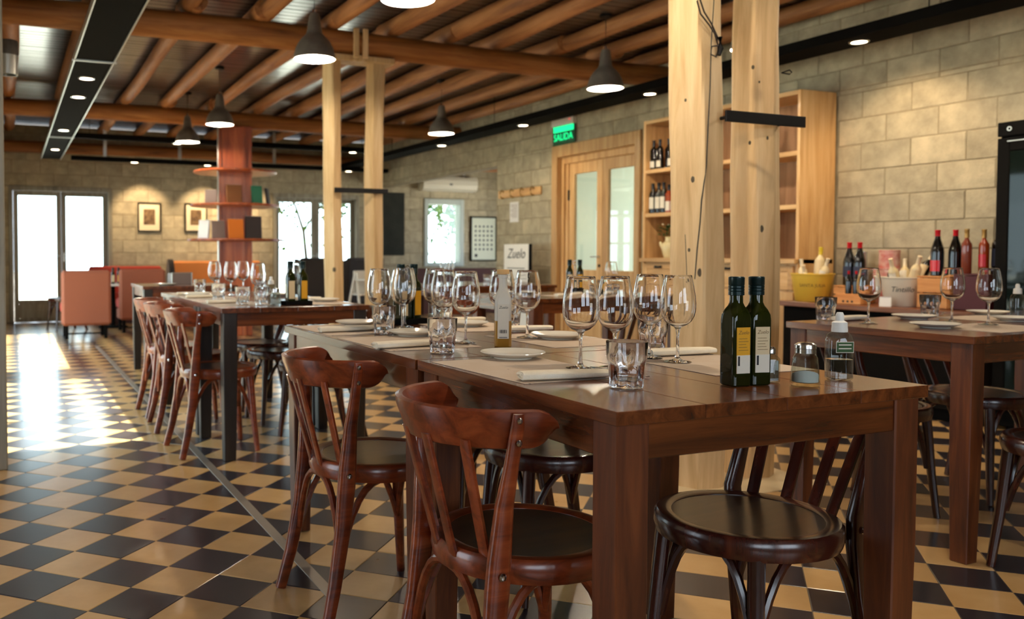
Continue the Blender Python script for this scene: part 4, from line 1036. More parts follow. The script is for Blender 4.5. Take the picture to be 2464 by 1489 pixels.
# table behind, and table beyond the posts
caddy('black oil caddy with wire handle on the table before the block wall', 3.72, 5.2, radians(-30), names=('dark oil bottle left in the caddy before the block wall', 'oil bottle with orange label right in the caddy before the block wall'))
for lab, x, y in (('side plate left on the table before the block wall', 3.25, 5.1), ('side plate right on the table before the block wall', 3.6, 4.75)): place(PLT, lab, (x, y, ZM), 0, GP)
for lab, x, y in (('tumbler left on the table before the block wall', 3.78, 4.95), ('tumbler right on the table before the block wall', 3.9, 4.95)): place(TU, lab, (x, y, ZM), 0, GT)
place(WG, 'wine glass on the table before the block wall, against the double door', (3.98, 5.12, ZM), 0, GW)
place(NP, 'rolled napkin on the table before the block wall', (3.35, 4.75, ZM), radians(8), GN)
place(MT, 'printed placemat on the table before the block wall', (3.45, 4.78, Z0), radians(90), GM)
for lab, x, y in (('wine glass on the dark table beyond the far pine posts', 3.5, 6.8), ('second wine glass on the dark table beyond the far pine posts', 3.62, 6.95)): place(WG, lab, (x, y, ZM), 0, GW)
for lab, x, y in (('tumbler on the dark table beyond the far pine posts', 3.9, 6.75), ('far tumbler on the dark table beyond the far pine posts', 4.15, 6.95)): place(TU, lab, (x, y, ZM), 0, GT)
pot = thing('potted_plant', 'tiny succulent in a terracotta pot before the white menu board', 'potted plant', (4.18, 7.08, Z0))
obj('pot', B().lathe([(0, 0), (.028, 0), (.036, .065), (.043, .066), (.044, .086), (.038, .087), (.034, .075), (0, .072)], 20), 'terracotta_pot', pot)
for k, (a, t_) in enumerate(((.3, .05), (2.6, .055), (4.4, .04), (1.4, .03))): obj('plant_leaf', B().sweep([(0, 0, .07), (t_ * .5 * cos(a), t_ * .5 * sin(a), .1), (t_ * cos(a), t_ * sin(a), .135)], [.006, .009, .001], [.003, .004, .001], n=6), 'leaf_dark', pot)
pot.location.z += .001
# ------------------------------------------------------------ wine cabinet
CX0, CX1, CY0, CY1 = 5.6, 5.985, 4.93, 6.74
cb = thing('wine_cabinet', 'tall light oak cabinet with open wine shelves against the block wall', 'cabinet', (0, 0, 0))
obj('side_panel', B().box(CX0, CX1, CY0, CY0 + .03, 0, 2.33, .003), 'oak', cb)
obj('side_panel', B().box(CX0, CX1, CY1 - .03, CY1, 0, 2.33, .003), 'oak', cb)
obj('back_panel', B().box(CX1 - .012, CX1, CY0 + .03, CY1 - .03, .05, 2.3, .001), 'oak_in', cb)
obj('top_panel', B().box(CX0, CX1, CY0 + .03, CY1 - .03, 2.295, 2.33, .003), 'oak_y', cb)
for z in (1.43, 1.845): obj('shelf', B().box(CX0 + .004, CX1 - .012, CY0 + .03, CY1 - .03, z - .018, z + .018, .003), 'oak_y', cb)
obj('ledge', B().box(CX0 - .04, CX1 - .012, CY0 + .0, CY1 + .0, .985, 1.025, .004), 'oak_y', cb)
obj('divider', B().box(CX0 + .01, CX1 - .012, 6.19, 6.22, 1.025, 1.412, .003), 'oak', cb)
obj('divider', B().box(CX0 + .01, CX1 - .012, 5.45, 5.48, 1.025, 1.412, .003), 'oak', cb)
obj('base_box', B().box(CX0 + .02, CX1 - .012, CY0 + .03, CY1 - .03, .02, .985, .003), 'oak', cb)
for k in range(4):
    y0 = CY0 + .03 + k * .4375; d = obj('drawer_front', B().box(CX0 - .004, CX0 + .018, y0 + .012, y0 + .425, .78, .97, .004), 'oak_y', cb)
    obj('drawer_frame', B().box(CX0 - .012, CX0 - .004, y0 + .012, y0 + .06, .78, .97, .003).box(CX0 - .012, CX0 - .004, y0 + .377, y0 + .425, .78, .97, .003).box(CX0 - .012, CX0 - .004, y0 + .06, y0 + .377, .925, .97, .003), 'oak_y', d)
    obj('cup_handle', B().sweep([(CX0 - .012, y0 + .18, .945), (CX0 - .035, y0 + .195, .94), (CX0 - .038, y0 + .22, .94), (CX0 - .035, y0 + .245, .94), (CX0 - .012, y0 + .26, .945)], .011, n=8), 'iron', d)
    q = obj('cabinet_door', B().box(CX0 - .004, CX0 + .018, y0 + .012, y0 + .425, .05, .765, .004), 'oak', cb)
    obj('door_panel', B().box(CX0 - .009, CX0 - .004, y0 + .07, y0 + .367, .11, .705, .003), 'oak', q)
GB = 'bottles on the wine cabinet shelves'
zu, zm, zl = 1.8645, 1.4495, 1.0265
for lab, y, x, cap, lb_, lz in (('white label bottle first from the left on the upper cabinet shelf', 6.66, 5.66, 'capsule_black', 'label_white', (.02, .085)), ('white label bottle second from the left on the upper cabinet shelf', 6.575, 5.66, 'capsule_black', 'label_white', (.02, .085)),
                                ('unlabelled dark bottle third from the left on the upper cabinet shelf', 6.5, 5.7, 'capsule_black', None, (0, 0)), ('white label bottle fourth from the left on the upper cabinet shelf', 6.415, 5.66, 'capsule_black', 'label_white', (.02, .09)),
                                ('dark label bottle with gold capsule on the upper cabinet shelf', 6.325, 5.65, 'capsule_gold', 'label_blue', (.05, .16)), ('dark label bottle with pale capsule on the upper cabinet shelf', 6.235, 5.65, 'silver_tin', 'label_blue', (.05, .16)),
                                ('dark label bottle left in the gap between the near posts, upper shelf', 5.6, 5.66, 'capsule_black', 'label_blue', (.04, .15)), ('dark label bottle right in the gap between the near posts, upper shelf', 5.515, 5.66, 'capsule_black', 'label_blue', (.04, .15))):
    bottle(lab, (x, y, zu), 'bordeaux', 'wine_glass_dark', cap, lb_, lz, scale=1.0 if 'dark label' in lab else .93, group=GB)
for lab, y, x, cap, gl, lb_, lz, s_ in (('tall white label bottle first from the left on the middle cabinet shelf', 6.665, 5.66, 'capsule_black', 'wine_glass_dark', 'label_white', (.045, .16), .95), ('tall white label bottle second from the left on the middle cabinet shelf', 6.59, 5.665, 'capsule_black', 'wine_glass_dark', 'label_white', (.045, .16), .95),
                                        ('tall white label bottle third from the left on the middle cabinet shelf', 6.515, 5.66, 'capsule_black', 'wine_glass_dark', 'label_white', (.045, .16), .95),
                                        ('small reddish bottle first from the left on the middle cabinet shelf', 6.44, 5.655, 'capsule_black', 'amber', 'label_white', (.02, .12), .86), ('small reddish bottle second from the left on the middle cabinet shelf', 6.37, 5.655, 'capsule_black', 'amber', 'label_white', (.02, .12), .86),
                                        ('small reddish bottle third from the left on the middle cabinet shelf', 6.3, 5.655, 'capsule_black', 'amber', 'label_white', (.02, .12), .86), ('pale capsule bottle beside the near post on the middle cabinet shelf', 6.215, 5.655, 'capsule_cream', 'wine_glass_dark', 'label_white', (.045, .16), 1.02),
                                        ('red capsule bottle in the gap between the near posts', 5.545, 5.66, 'capsule_red', 'wine_glass_dark', 'label_blue', (.05, .15), 1.0), ('red capsule bottle at the edge of the gap between the near posts', 5.63, 5.68, 'capsule_red', 'wine_glass_dark', 'label_blue', (.05, .15), 1.0)):
    bottle(lab, (x, y, zm), 'bordeaux', gl, cap, lb_, lz, scale=s_, group=GB)
bottle('dark bottle with mint label low in the gap between the near posts', (5.66, 5.53, zl), 'bordeaux', 'wine_glass_dark', 'capsule_black', 'ceramic_blue', (.05, .16), group=GB)
bottle('dark bottle with white label low in the gap between the near posts', (5.67, 5.63, zl), 'bordeaux', 'wine_glass_dark', 'capsule_black', 'label_white', (.03, .12), group=GB)
tk = thing('tea_tin', 'mint green tin beside the divider in the wine cabinet', 'tin', (5.72, 6.13, zl))
obj('tin_body', B().loft([sup(.05, .0, 5, ry=.05), sup(.05, .24, 5, ry=.05)], smooth=False), 'ceramic_blue', tk)
obj('tin_lid', B().loft([sup(.052, .24, 5, ry=.052), sup(.052, .27, 5, ry=.052)], smooth=False), 'silver_tin', tk)
jg = thing('jug', 'cream ceramic jug holding a dark green bunch of leaves in the wine cabinet', 'jug', (5.68, 6.46, zl), radians(-70))
obj('jug_body', B().lathe([(0, 0), (.045, 0), (.058, .04), (.07, .09), (.066, .125), (.05, .145), (.036, .155), (.034, .185), (.04, .198), (.035, .196), (.03, .18), (.03, .15), (0, .145)], 28), 'ceramic', jg)
obj('spout', B().sweep([(-.055, 0, .09), (-.08, 0, .12), (-.088, 0, .15)], [.022, .016, .012], n=10), 'ceramic', jg)
obj('jug_handle', B().sweep([(.03, 0, .18), (.07, 0, .185), (.09, 0, .15), (.085, 0, .11), (.066, 0, .085)], .008), 'ceramic', jg)
rr = random.Random(5); g = B()
for k in range(60):
    a = rr.uniform(0, 6.28); t_ = rr.uniform(.02, .09); z = .2 + rr.uniform(0, .1); p = Vector((t_ * cos(a), t_ * sin(a), z)); q = p + Vector((cos(a) * .04, sin(a) * .04, rr.uniform(-.01, .04))); s_ = Vector((-sin(a), cos(a), 0)) * .012
    g.add([p, (p + q) / 2 + s_ + Vector((0, 0, .006)), q, (p + q) / 2 - s_ + Vector((0, 0, .006))], [(0, 1, 2, 3)])
o = obj('leaf_bunch', g, 'leaf_dark', jg); o['kind'] = 'stuff'
for k, (a, t_) in enumerate(((.4, .05), (2.2, .04), (4.1, .06))): obj('dried_flower', B().lathe([(0, -.012), (.012, 0), (.009, .01), (0, .012)], 10), 'label_cream', jg, (t_ * cos(a), t_ * sin(a), .31))

# ------------------------------------------------------------ bar counter and what stands on it
KZ = .71
kb = thing('bar_counter', 'dark wooden side counter along the right block wall', 'counter', (0, 0, 0))
obj('counter_top', B().box(5.35, 5.985, 3.42, 4.92, KZ - .035, KZ, .004), 'counter', kb)
obj('counter_front', B().box(5.42, 5.44, 3.45, 4.9, .08, KZ - .035, .003), 'black', kb)
obj('counter_end', B().box(5.44, 5.98, 3.45, 3.47, .0, KZ - .035, .003), 'table_black', kb)
obj('counter_end', B().box(5.44, 5.98, 4.88, 4.9, .0, KZ - .035, .003), 'table_black', kb)
obj('plinth', B().box(5.46, 5.96, 3.47, 4.88, 0, .08, .002), 'black', kb)
KZ += .0006
def bucket(label, loc, r0, r1, h, m, word, tm, size, face, sy=1.0, shear=0):
    t = thing('ice_bucket', label, 'bucket', loc, 0, 'wine buckets on the counter')
    obj('bucket_wall', B().lathe([(0, 0), (r0 - .004, 0), (r0, .004), (r1, h), (r1 + .006, h + .003), (r1 + .004, h + .008), (r1 - .003, h + .005), (r1 - .006, h), (r0 - .006, .008), (0, .008)], 40), m, t)
    # lettering wrapped on the wall, one word facing the room
    zc = h * .6; rm = r0 + (r1 - r0) * .6 + .0012
    cu = bpy.data.curves.new('t', 'FONT'); cu.body = word; cu.size = size; cu.align_x = 'CENTER'; cu.align_y = 'CENTER'; cu.shear = shear; cu.resolution_u = 2
    to = bpy.data.objects.new('t', cu); COL.objects.link(to); dg = bpy.context.evaluated_depsgraph_get(); me = bpy.data.meshes.new_from_object(to.evaluated_get(dg)); bpy.data.objects.remove(to)
    sl = (r1 - r0) / h
    for v in me.vertices:
        a = face + v.co.x / rm; z = zc + v.co.y; q = rm + v.co.y * sl
        v.co = (q * cos(a), q * sin(a), z)
    me.materials.clear(); obj('lettering', me, tm, t)
    return t
fa = math.atan2(-4.7, -5.6)
bucket('yellow metal bucket lettered SANTA JULIA on the counter by the oak cabinet', (5.53, 4.735, KZ), .118, .148, .2, 'yellow_metal', 'SANTA JULIA', 'ink_brown', .032, fa)
bucket('off-white metal bucket lettered Tintillo, full of bottles, on the counter', (5.62, 4.07, KZ), .115, .15, .19, 'white_metal', 'Tintillo', 'ink', .05, math.atan2(-4.0, -5.5) - .1, shear=.3)
GC = 'wine bottles in the buckets'
def in_bucket(label, c, az, lean, gl, cap, lb_=None, dz=.085, s_=.86, lz=(.1, .19), rb=.055):
    # the base stands inside the bucket, the neck leans outwards towards az
    t = bottle(label, (c[0] + rb * cos(az), c[1] + rb * sin(az), KZ + dz), 'bordeaux', gl, cap, lb_, lz, group=GC, scale=s_)
    t.rotation_euler = Matrix.Rotation(lean, 3, Vector((-sin(az), cos(az), 0))).to_euler()
Yc = (5.53, 4.735); Wc = (5.62, 4.07)
in_bucket('upright cream capsule bottle at the left of the yellow bucket', Yc, 1.9, .12, 'white_wine', 'capsule_cream', dz=.06)
in_bucket('yellow capsule bottle rising highest from the yellow bucket', Yc, .0, .1, 'white_wine', 'capsule_yellow', 'label_cream', dz=.12, s_=.95, lz=(.1, .2))
in_bucket('cream bottle leaning right out of the yellow bucket', Yc, -1.6, .32, 'white_wine', 'capsule_cream', 'label_white', dz=.075)
in_bucket('short bottle leaning forward at the rim of the yellow bucket', Yc, -2.95, .3, 'white_wine', 'capsule_cream', dz=.03, s_=.84)
in_bucket('upright cream capsule dark bottle in the white bucket', Wc, 1.9, .12, 'wine_glass_dark', 'capsule_cream', dz=.05)
in_bucket('dark bottle with cream capsule leaning right in the white bucket', Wc, -.65, .45, 'wine_glass_dark', 'capsule_cream', 'label_cream', dz=.11, s_=.95)
in_bucket('pale bottle leaning forward left in the white bucket', Wc, 3.15, .36, 'white_wine', 'capsule_cream', 'label_white', dz=.08)
in_bucket('pale bottle leaning over the right rim of the white bucket', Wc, -1.9, .38, 'white_wine', 'capsule_cream', 'label_cream', dz=.1)
in_bucket('pale bottle leaning back in the white bucket', Wc, .62, .4, 'white_wine', 'capsule_cream', 'label_white', dz=.08)
def crate(label, loc, lx, ly, h, m, rz=0, nsl=2):  # closed with a lid
    t = thing('crate', label, 'crate', loc, rz, 'small crates on the counter')
    sh = h / nsl
    for k in range(nsl):
        for sx in (-1, 1): obj('slat', B().box(sx * lx / 2 - .005, sx * lx / 2 + .005, -ly / 2, ly / 2, k * sh + .004, (k + 1) * sh - .004, .001), m, t)
        for sy in (-1, 1): obj('slat', B().box(-lx / 2 + .006, lx / 2 - .006, sy * ly / 2 - .005, sy * ly / 2 + .005, k * sh + .004, (k + 1) * sh - .004, .001), m, t)
    for sx in (-1, 1):
        for sy in (-1, 1): obj('corner_post', B().box(sx * (lx / 2 - .017) - .009, sx * (lx / 2 - .017) + .009, sy * (ly / 2 - .017) - .009, sy * (ly / 2 - .017) + .009, 0, h, .001), m, t)
    obj('crate_lid', B().box(-lx / 2 - .004, lx / 2 + .004, -ly / 2 - .004, ly / 2 + .004, h, h + .01, .002), m, t)
    obj('crate_floor', B().box(-lx / 2 + .006, lx / 2 - .006, -ly / 2 + .006, ly / 2 - .006, .002, .01, 0), m, t)
    return t
crate('pine wine crate under two red capsule bottles beside the yellow bucket', (5.64, 4.47, KZ), .17, .2, .115, 'crate')
for lab, y in (('left red capsule bottle standing on the pine crate by the yellow bucket', 4.515), ('right red capsule bottle standing on the pine crate by the yellow bucket', 4.43)):
    bottle(lab, (5.64, y, KZ + .1255), 'burgundy', 'wine_glass_dark', 'capsule_red', 'label_blue', (.06, .13), scale=1.06, group='red capsule bottles')
wb = thing('bottle_carrier', 'small low wooden box with three holes in front of the pine crate', 'wooden box', (5.5, 4.37, KZ), 0)
obj('carrier_body', B().box(-.05, .05, -.1, .1, 0, .07, .003), 'crate', wb)
for k in (-1, 0, 1): obj('hole', B().lathe([(0, 0), (.008, 0), (.008, .002), (0, .002)], 12), 'ink', wb, (-.051, k * .035, .018), (0, radians(-90), 0))
for k, dy in enumerate((.035, -.025)):
    bottle(('left' if k == 0 else 'right') + ' small red stoppered bottle on the low wooden box', (5.5, 4.37 + dy, KZ + .0705), 'burgundy', 'wine_glass_dark', 'capsule_red', None, scale=.55, group='small red stoppered bottles')
def tin(label, loc, r, h, m):
    t = thing('tin', label, 'tin', loc, .4, 'tins on the counter')
    obj('tin_body', B().lathe([(0, 0), (r, 0), (r, h - .012), (r - .001, h - .011)], 28), m, t)
    obj('tin_lid', B().lathe([(r - .001, h - .012), (r + .0015, h - .012), (r + .0015, h), (r - .003, h + .001), (0, h)], 28), m, t)
tin('lower large red and white tin at the counter wall', (5.87, 4.37, KZ), .085, .25, 'pink_tin')
tin('upper red and white tin stacked on the large one', (5.87, 4.37, KZ + .2515), .068, .13, 'pink_tin')
tin('slim silver cocktail tin left of the red and white tins', (5.88, 4.6, KZ), .036, .37, 'silver_tin')
cd = thing('price_card', 'small blank white folded card on the counter before the red tins', 'card', (5.42, 4.06, KZ), radians(-55))
obj('card_face', B().box(-.035, .035, -.001, .0, 0, .06, 0, Matrix.Rotation(radians(-14), 4, 'X')), 'paper', cd)
obj('card_back', B().box(-.035, .035, .028, .029, 0, .06, 0, Matrix.Translation((0, 0, 0)) @ Matrix.Rotation(radians(14), 4, 'X')), 'paper', cd)
crate('pine crate of two slats right of the white bucket', (5.6, 3.79, KZ), .2, .2, .2, 'crate')
crate('dark red painted crate at the fridge end of the counter', (5.62, 3.56, KZ), .2, .2, .22, 'wine_red', 0, 1)
GR = 'bottles standing at the fridge end of the counter'
bottle('left red capsule wine bottle standing on the crate right of the white bucket', (5.6, 3.83, KZ + .2105), 'burgundy', 'wine_glass_dark', 'capsule_red', 'capsule_red', (.03, .1), scale=1.02, group=GR)
bottle('right red capsule wine bottle standing on the crate right of the white bucket', (5.65, 3.745, KZ + .2105), 'burgundy', 'wine_glass_dark', 'capsule_red', None, scale=1.02, group=GR)
bottle('pink rose bottle with gold capsule on the dark red crate', (5.57, 3.62, KZ + .2305), 'slim', 'rose', 'capsule_gold', None, scale=.88, group=GR)
bottle('orange bottle with gold capsule on the dark red crate', (5.62, 3.545, KZ + .2305), 'slim', 'amber', 'capsule_gold', 'capsule_red', (.05, .14), scale=.87, group=GR)
bottle('dark bottle half hidden by the fridge edge', (5.69, 3.5, KZ + .2305), 'bordeaux', 'wine_glass_dark', 'capsule_black', 'label_blue', (.05, .16), scale=.98, group=GR)
fr = thing('wine_fridge', 'black glass-door wine fridge at the right edge of the picture', 'fridge', (0, 0, 0))
obj('fridge_body', B().box(5.52, 5.985, 2.6, 3.4, .02, 1.86, .008), 'black', fr)
dr = obj('fridge_door', B().box(5.49, 5.518, 2.6, 2.68, .12, 1.76, .004).box(5.49, 5.518, 3.33, 3.4, .12, 1.76, .004).box(5.49, 5.518, 2.68, 3.33, 1.68, 1.76, .004).box(5.49, 5.518, 2.68, 3.33, .12, .2, .004), 'black', fr)
obj('door_glass', B().box(5.498, 5.51, 2.68, 3.33, .2, 1.68, 0), 'fridge_glass', dr)
obj('control_panel', B().box(5.488, 5.52, 2.6, 3.4, 1.77, 1.855, .004), 'black', fr)
obj('dial', B().lathe([(.008, 0), (.014, 0), (.014, .003), (.008, .003)], 16), 'alu', fr, (5.487, 3.33, 1.812), (0, radians(-90), 0))
obj('power_light', B().lathe([(0, -.003), (.004, 0), (0, .003)], 8), 'green_led', fr, (5.486, 3.18, 1.815))
obj('door_trim', B().box(5.482, 5.49, 2.66, 3.34, 1.735, 1.742, .001), 'alu', fr)
for yy in (2.65, 3.3):
    obj('fridge_foot', B().box(5.56, 5.9, yy, yy + .05, 0, .02, 0), 'black', fr)

# ------------------------------------------------------------ things on the walls
def picture(label, x, z, w_, h_, m_print, fr_m='black'):
    t = thing('framed_picture', label, 'picture', (x, FY - .008, z), 0)
    obj('picture_frame', B().box(-w_ / 2, w_ / 2, -.025, .0, -h_ / 2, -h_ / 2 + .02, .002).box(-w_ / 2, w_ / 2, -.025, 0, h_ / 2 - .02, h_ / 2, .002).box(-w_ / 2, -w_ / 2 + .02, -.025, 0, -h_ / 2 + .02, h_ / 2 - .02, .002).box(w_ / 2 - .02, w_ / 2, -.025, 0, -h_ / 2 + .02, h_ / 2 - .02, .002), fr_m, t)
    obj('mat_board', B().box(-w_ / 2 + .02, w_ / 2 - .02, -.012, -.004, -h_ / 2 + .02, h_ / 2 - .02, 0), 'mat_board', t)
    obj('print', B().box(-w_ * .25, w_ * .25, -.0135, -.012, -h_ * .26, h_ * .28, 0), m_print, t)
picture('small framed brown print between the french door and the book column', 2.06, 1.635, .36, .46, 'photo_brown')
picture('small framed brown print half hidden by the book column shelves', 2.8, 1.64, .36, .46, 'photo_brown')
bb = thing('blackboard', 'plain dark blackboard panel on the far wall right of the far posts', 'blackboard', (6.32, FY - .008, 1.59))
obj('board_face', B().box(-.21, .21, -.02, 0, -.56, .56, .003), 'slate', bb)
ps = thing('framed_poster', 'pale framed poster with rows of small dark dots beside the alcove window', 'poster', (8.16, FY - .008, 1.34))
obj('poster_frame', B().box(-.28, .28, -.03, 0, -.415, -.39, .002).box(-.28, .28, -.03, 0, .39, .415, .002).box(-.28, -.255, -.03, 0, -.39, .39, .002).box(.255, .28, -.03, 0, -.39, .39, .002), 'black', ps)
obj('poster_sheet', B().box(-.255, .255, -.015, -.004, -.39, .39, 0), 'poster', ps)
for r_ in range(6):
    for c_ in range(5): obj('printed_dot', B().lathe([(0, 0), (.021, 0), (.021, .001), (0, .001)], 10), 'ink', ps, (-.17 + .085 * c_, -.0155, .23 - .085 * r_), (radians(90), 0, 0))
obj('printed_dot', B().lathe([(0, 0), (.032, 0), (.032, .001), (0, .001)], 12), 'ink', ps, (-.16, -.0155, -.31), (radians(90), 0, 0))
ac = thing('air_conditioner', 'white wall-mounted air conditioner above the alcove window', 'air conditioner', (7.37, FY - .008, 2.33))
obj('ac_body', B().loft([[(x, y, z) for (y, z) in ((0, -.13), (-.12, -.135), (-.19, -.1), (-.215, -.03), (-.21, .06), (-.18, .12), (-.1, .135), (0, .135))] for x in (-.55, -.54, .54, .55)], smooth=False), 'ac', ac)
obj('louver', B().box(-.5, .5, -.15, -.135, -.139, -.13, .002), 'white', ac)
obj('display', B().box(-.03, .03, -.216, -.212, -.03, 0, .001), 'ink', ac)
obj('ac_pipe', B().sweep([(.35, -.05, .13), (.35, -.05, .6)], .015), 'white', ac)
hk = thing('coat_rack', 'wooden coat rack with four curved hooks on the block wall', 'coat rack', (WX - .006, 9.57, 1.84))
obj('rack_board', B().box(-.022, 0, -.5, .5, -.05, .05, .004), 'oak_y', hk)
for k in range(4):
    y = -.36 + .24 * k
    obj('hook', B().sweep([(-.022, y, .03), (-.06, y, .05), (-.075, y, .02), (-.07, y, -.03), (-.04, y, -.055), (-.022, y, -.05)], .008), 'brass', hk)
nt_ = thing('notice_paper', 'white printed notice sheet taped below the coat rack', 'notice', (WX - .006, 9.7, 1.6))
obj('sheet', B().box(-.002, 0, -.105, .105, -.13, .13, 0), 'paper', nt_)
for k in range(9): obj('print_line', B().box(-.0028, -.002, -.08, .08 - .04 * (k % 3 == 2), .09 - .02 * k, .096 - .02 * k, 0), 'book_grey', nt_)
mb = thing('menu_board', 'tall white freestanding sign lettered Zuelo before the block wall', 'sign', (5.72, 9.18, 0), 0)
obj('sign_panel', B().box(-.02, .0, -.28, .28, .05, 1.18, .002), 'white', mb)
obj('sign_edge', B().box(-.02, .0, -.33, -.285, .05, 1.18, .002), 'black', mb)
obj('sign_foot', B().box(-.14, .12, -.27, -.23, 0, .05, .003).box(-.14, .12, .23, .27, 0, .05, .003), 'black', mb)
txt('Zuelo', .17, 'ink', mb, (-.0215, 0, 1.06), (radians(90), 0, radians(-90)), shear=.35)
for k in range(3): obj('print_line', B().box(-.0215, -.02, -.2, .2, .88 - .14 * k, .89 - .14 * k, 0), 'ink', mb)

# ------------------------------------------------------------ booths and seats at the far end
def booth(label, x, y, w_, m, z1=.85, rz=0):
    t = thing('booth_bench', label, 'booth', (x, y, 0), rz, 'terracotta booth seats')
    obj('back_cushion', B().box(-w_ / 2, w_ / 2, 0, .13, .17, z1, .03), m, t)
    obj('seat_cushion', B().box(-w_ / 2 + .01, w_ / 2 - .01, .131, .58, .3, .45, .03), 'red_uph', t)
    obj('seat_base', B().box(-w_ / 2 + .02, w_ / 2 - .02, .131, .56, .17, .299, .01), m, t)
    for sx in (-1, 1):
        for yy in (.05, .5): obj('leg', B().box(sx * (w_ / 2 - .06) - .02, sx * (w_ / 2 - .06) + .02, yy, yy + .04, 0, .17, .003), 'black', t)
    obj('stretcher', B().box(-w_ / 2 + .06, w_ / 2 - .06, .06, .08, .06, .08, .002), 'black', t)
booth('left terracotta booth seat seen from behind near the bright french door', .87, 11.3, .58, 'terracotta')
booth('right terracotta booth seat seen from behind beside the small dark table', 1.64, 12.0, .6, 'terracotta')
bt = thing('booth_table', 'low white booth table between the two terracotta booths', 'table', (1.36, 13.0, 0))
obj('table_top', B().box(-.32, .32, -.28, .28, .6, .63, .004), 'white', bt); obj('pedestal', B().lathe([(0, 0), (.2, 0), (.2, .02), (.03, .03), (.03, .6), (0, .6)], 20), 'black', bt)
oil_bottle('left tiny oil bottle on the white booth table', (1.34, 12.8, .6305), 0, 'label_cream', text=False); oil_bottle('right tiny oil bottle on the white booth table', (1.42, 12.83, .6305), 0, 'label_yellow', text=False)
bn = thing('bench', 'long red upholstered bench along the far wall behind the booths', 'bench', (1.7, 13.95, 0))
obj('bench_back', B().box(-.58, .52, .13, .24, .35, .86, .03), 'red_uph', bn); obj('bench_seat', B().box(-.58, .52, -.3, .129, .3, .46, .03), 'red_uph', bn); obj('bench_base', B().box(-.56, .5, -.27, .2, 0, .299, .01), 'dark_uph2', bn)
bn = thing('bench', 'orange lit banquette with dark rounded end beside the book column', 'bench', (3.03, 13.95, 0))
obj('bench_back', B().box(-.66, .8, .13, .26, .3, .94, .03), 'orange_uph', bn); obj('bench_seat', B().box(-.66, .8, -.3, .129, .3, .46, .03), 'orange_uph', bn); obj('bench_base', B().box(-.64, .78, -.27, .22, 0, .299, .01), 'dark_uph2', bn)
obj('rounded_end', B().loft([[(x, .0 + .26 * cos(a) * .9, .5 + .47 * sin(a)) for a in [k * pi / 8 for k in range(-8, 8)]] for x in (-.74, -.72, -.68, -.662)]), 'dark_uph', bn)
bn = thing('bench', 'dark brown bench under the alcove window', 'bench', (7.5, 13.8, 0))
obj('bench_back', B().box(-.9, .9, .3, .42, .3, .8, .02), 'dark_uph2', bn); obj('bench_seat', B().box(-.9, .9, -.15, .299, .3, .46, .03), 'dark_uph2', bn); obj('bench_base', B().box(-.88, .88, -.12, .38, 0, .299, .01), 'dark_uph2', bn)
def wing_chair(label, x, y, rz):
    t = thing('wing_chair', label, 'armchair', (x, y, 0), rz, 'charcoal wing chairs')
    obj('back', B().box(-.3, .3, -.06, .06, .25, 1.0, .05, Matrix.Rotation(-.1, 4, 'X')), 'dark_uph', t)
    for sx in (-1, 1):
        obj('wing', B().loft([[(sx * .3 + dx, y_, z_) for (y_, z_) in ((-.02, .25), (.5, .25), (.5, .6), (.2, .68), (.12, .95), (-.08, .98))] for dx in (-.03, .03)], smooth=False), 'dark_uph', t)
        for yy in (.02, .48): obj('leg', B().box(sx * .27 - .02, sx * .27 + .02, yy - .02, yy + .02, 0, .25, .003), 'black', t)
    obj('seat_cushion', B().box(-.26, .26, .07, .5, .26, .46, .04), 'dark_uph', t)
wing_chair('left charcoal wing chair before the far french door', 4.2, 12.3, radians(-28))
wing_chair('right charcoal wing chair half hidden by the far pine posts', 5.2, 12.9, radians(14))
hc = thing('high_chair', 'white A-frame high chair glimpsed between the far pine posts', 'high chair', (4.45, 11.0, 0), radians(15))
for sx in (-1, 1):
    obj('leg', B().sweep([(sx * .22, -.2, 0), (sx * .16, -.02, .8)], .016, n=8, ex=4), 'white', hc); obj('leg', B().sweep([(sx * .22, .2, 0), (sx * .16, .02, .8)], .016, n=8, ex=4), 'white', hc)
obj('seat', B().box(-.17, .17, -.13, .13, .5, .525, .004), 'white', hc); obj('tray', B().box(-.2, .2, -.24, -.02, .7, .72, .004), 'white', hc); obj('back', B().box(-.16, .16, .05, .07, .53, .83, .004), 'white', hc)

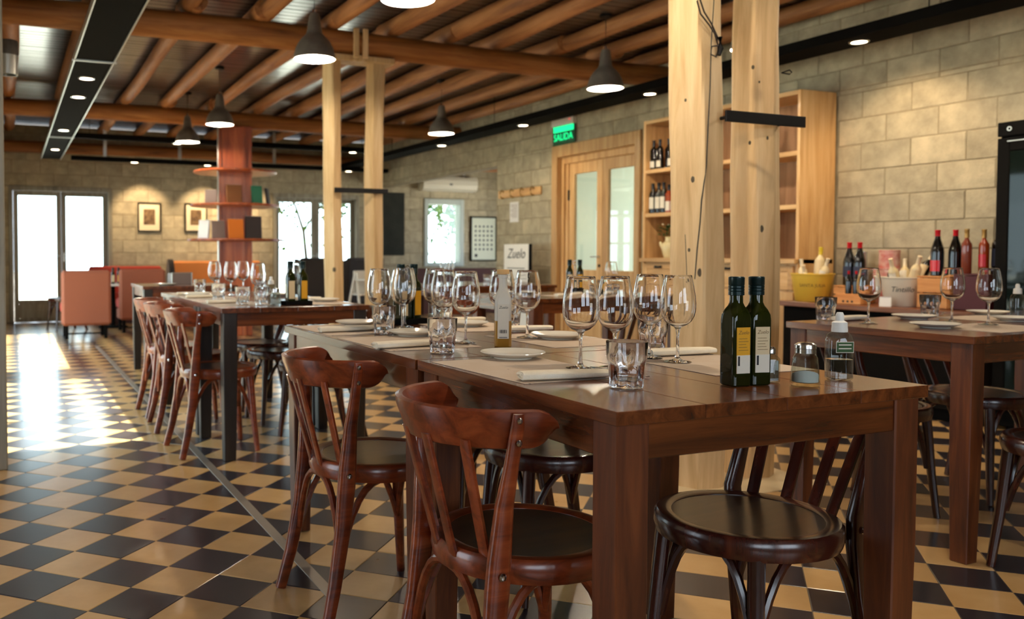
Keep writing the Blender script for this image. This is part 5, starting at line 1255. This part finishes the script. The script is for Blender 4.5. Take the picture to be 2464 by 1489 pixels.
# ------------------------------------------------------------ vine and trees outside the windows
def vine(label, x0, x1, y, z0, z1, n, seed, trunk_x):
    rr = random.Random(seed)
    t = thing('climbing_vine', label, 'vine', ((x0 + x1) / 2, y, 0), 0)
    g = B(); w_ = (x1 - x0)
    for k in range(n):
        u = rr.random(); x = (rr.random() - .5) * w_; zz = z0 + (z1 - z0) * (1 - (1 - u) ** 1.0)
        lim = z0 + (z1 - z0) * (.25 + .5 * abs(sin(x * 2.4 + seed)))
        if zz < lim and rr.random() < .85: zz = lim + rr.random() * (z1 - lim)
        p = Vector((x, rr.uniform(-.35, .35), zz)); a = rr.uniform(0, 6.28); s_ = rr.uniform(.045, .085)
        d = Vector((cos(a), sin(a) * .4, rr.uniform(-.9, .1))).normalized(); e = d.cross(Vector((rr.uniform(-.3, .3), 1, rr.uniform(-.3, .3)))).normalized(); nn = d.cross(e) * s_ * .25
        g.add([p, p + d * s_ * .5 + e * s_ * .62 - nn, p + d * s_ * .75 + e * s_ * .25, p + d * s_ * 1.3, p + d * s_ * .75 - e * s_ * .25, p + d * s_ * .5 - e * s_ * .62 - nn], [(0, 1, 2, 3), (0, 3, 4, 5)])
    o = obj('leaf_mass', g, 'leaf', t); o['kind'] = 'stuff'
    tx = trunk_x - (x0 + x1) / 2
    obj('trunk', B().sweep([(tx, 0, -.13), (tx + .05, .02, .8), (tx - .03, 0, 1.5), (tx - .2, 0, 2.0), (tx - .6, 0, 2.5)], [.04, .035, .03, .022, .015], n=8), 'bark', t)
    obj('branch', B().sweep([(tx - .03, 0, 1.5), (tx + .25, .05, 1.9), (tx + .7, 0, 2.35)], [.022, .018, .01], n=8), 'bark', t)
    obj('trellis_wire', B().sweep([(-w_ / 2, 0, z1 - .15), (w_ / 2, 0, z1 - .15)], .006, n=6).sweep([(tx, 0, 0), (tx, 0, z1)], .006, n=6), 'iron', t)
vine('leafy green vine hanging outside the far french door', 3.6, 6.4, 16.4, 1.15, 2.7, 1500, 4, 5.35)
vine('leafy green vine outside the alcove window', 7.3, 9.8, 16.6, .8, 2.5, 1400, 9, 8.9)
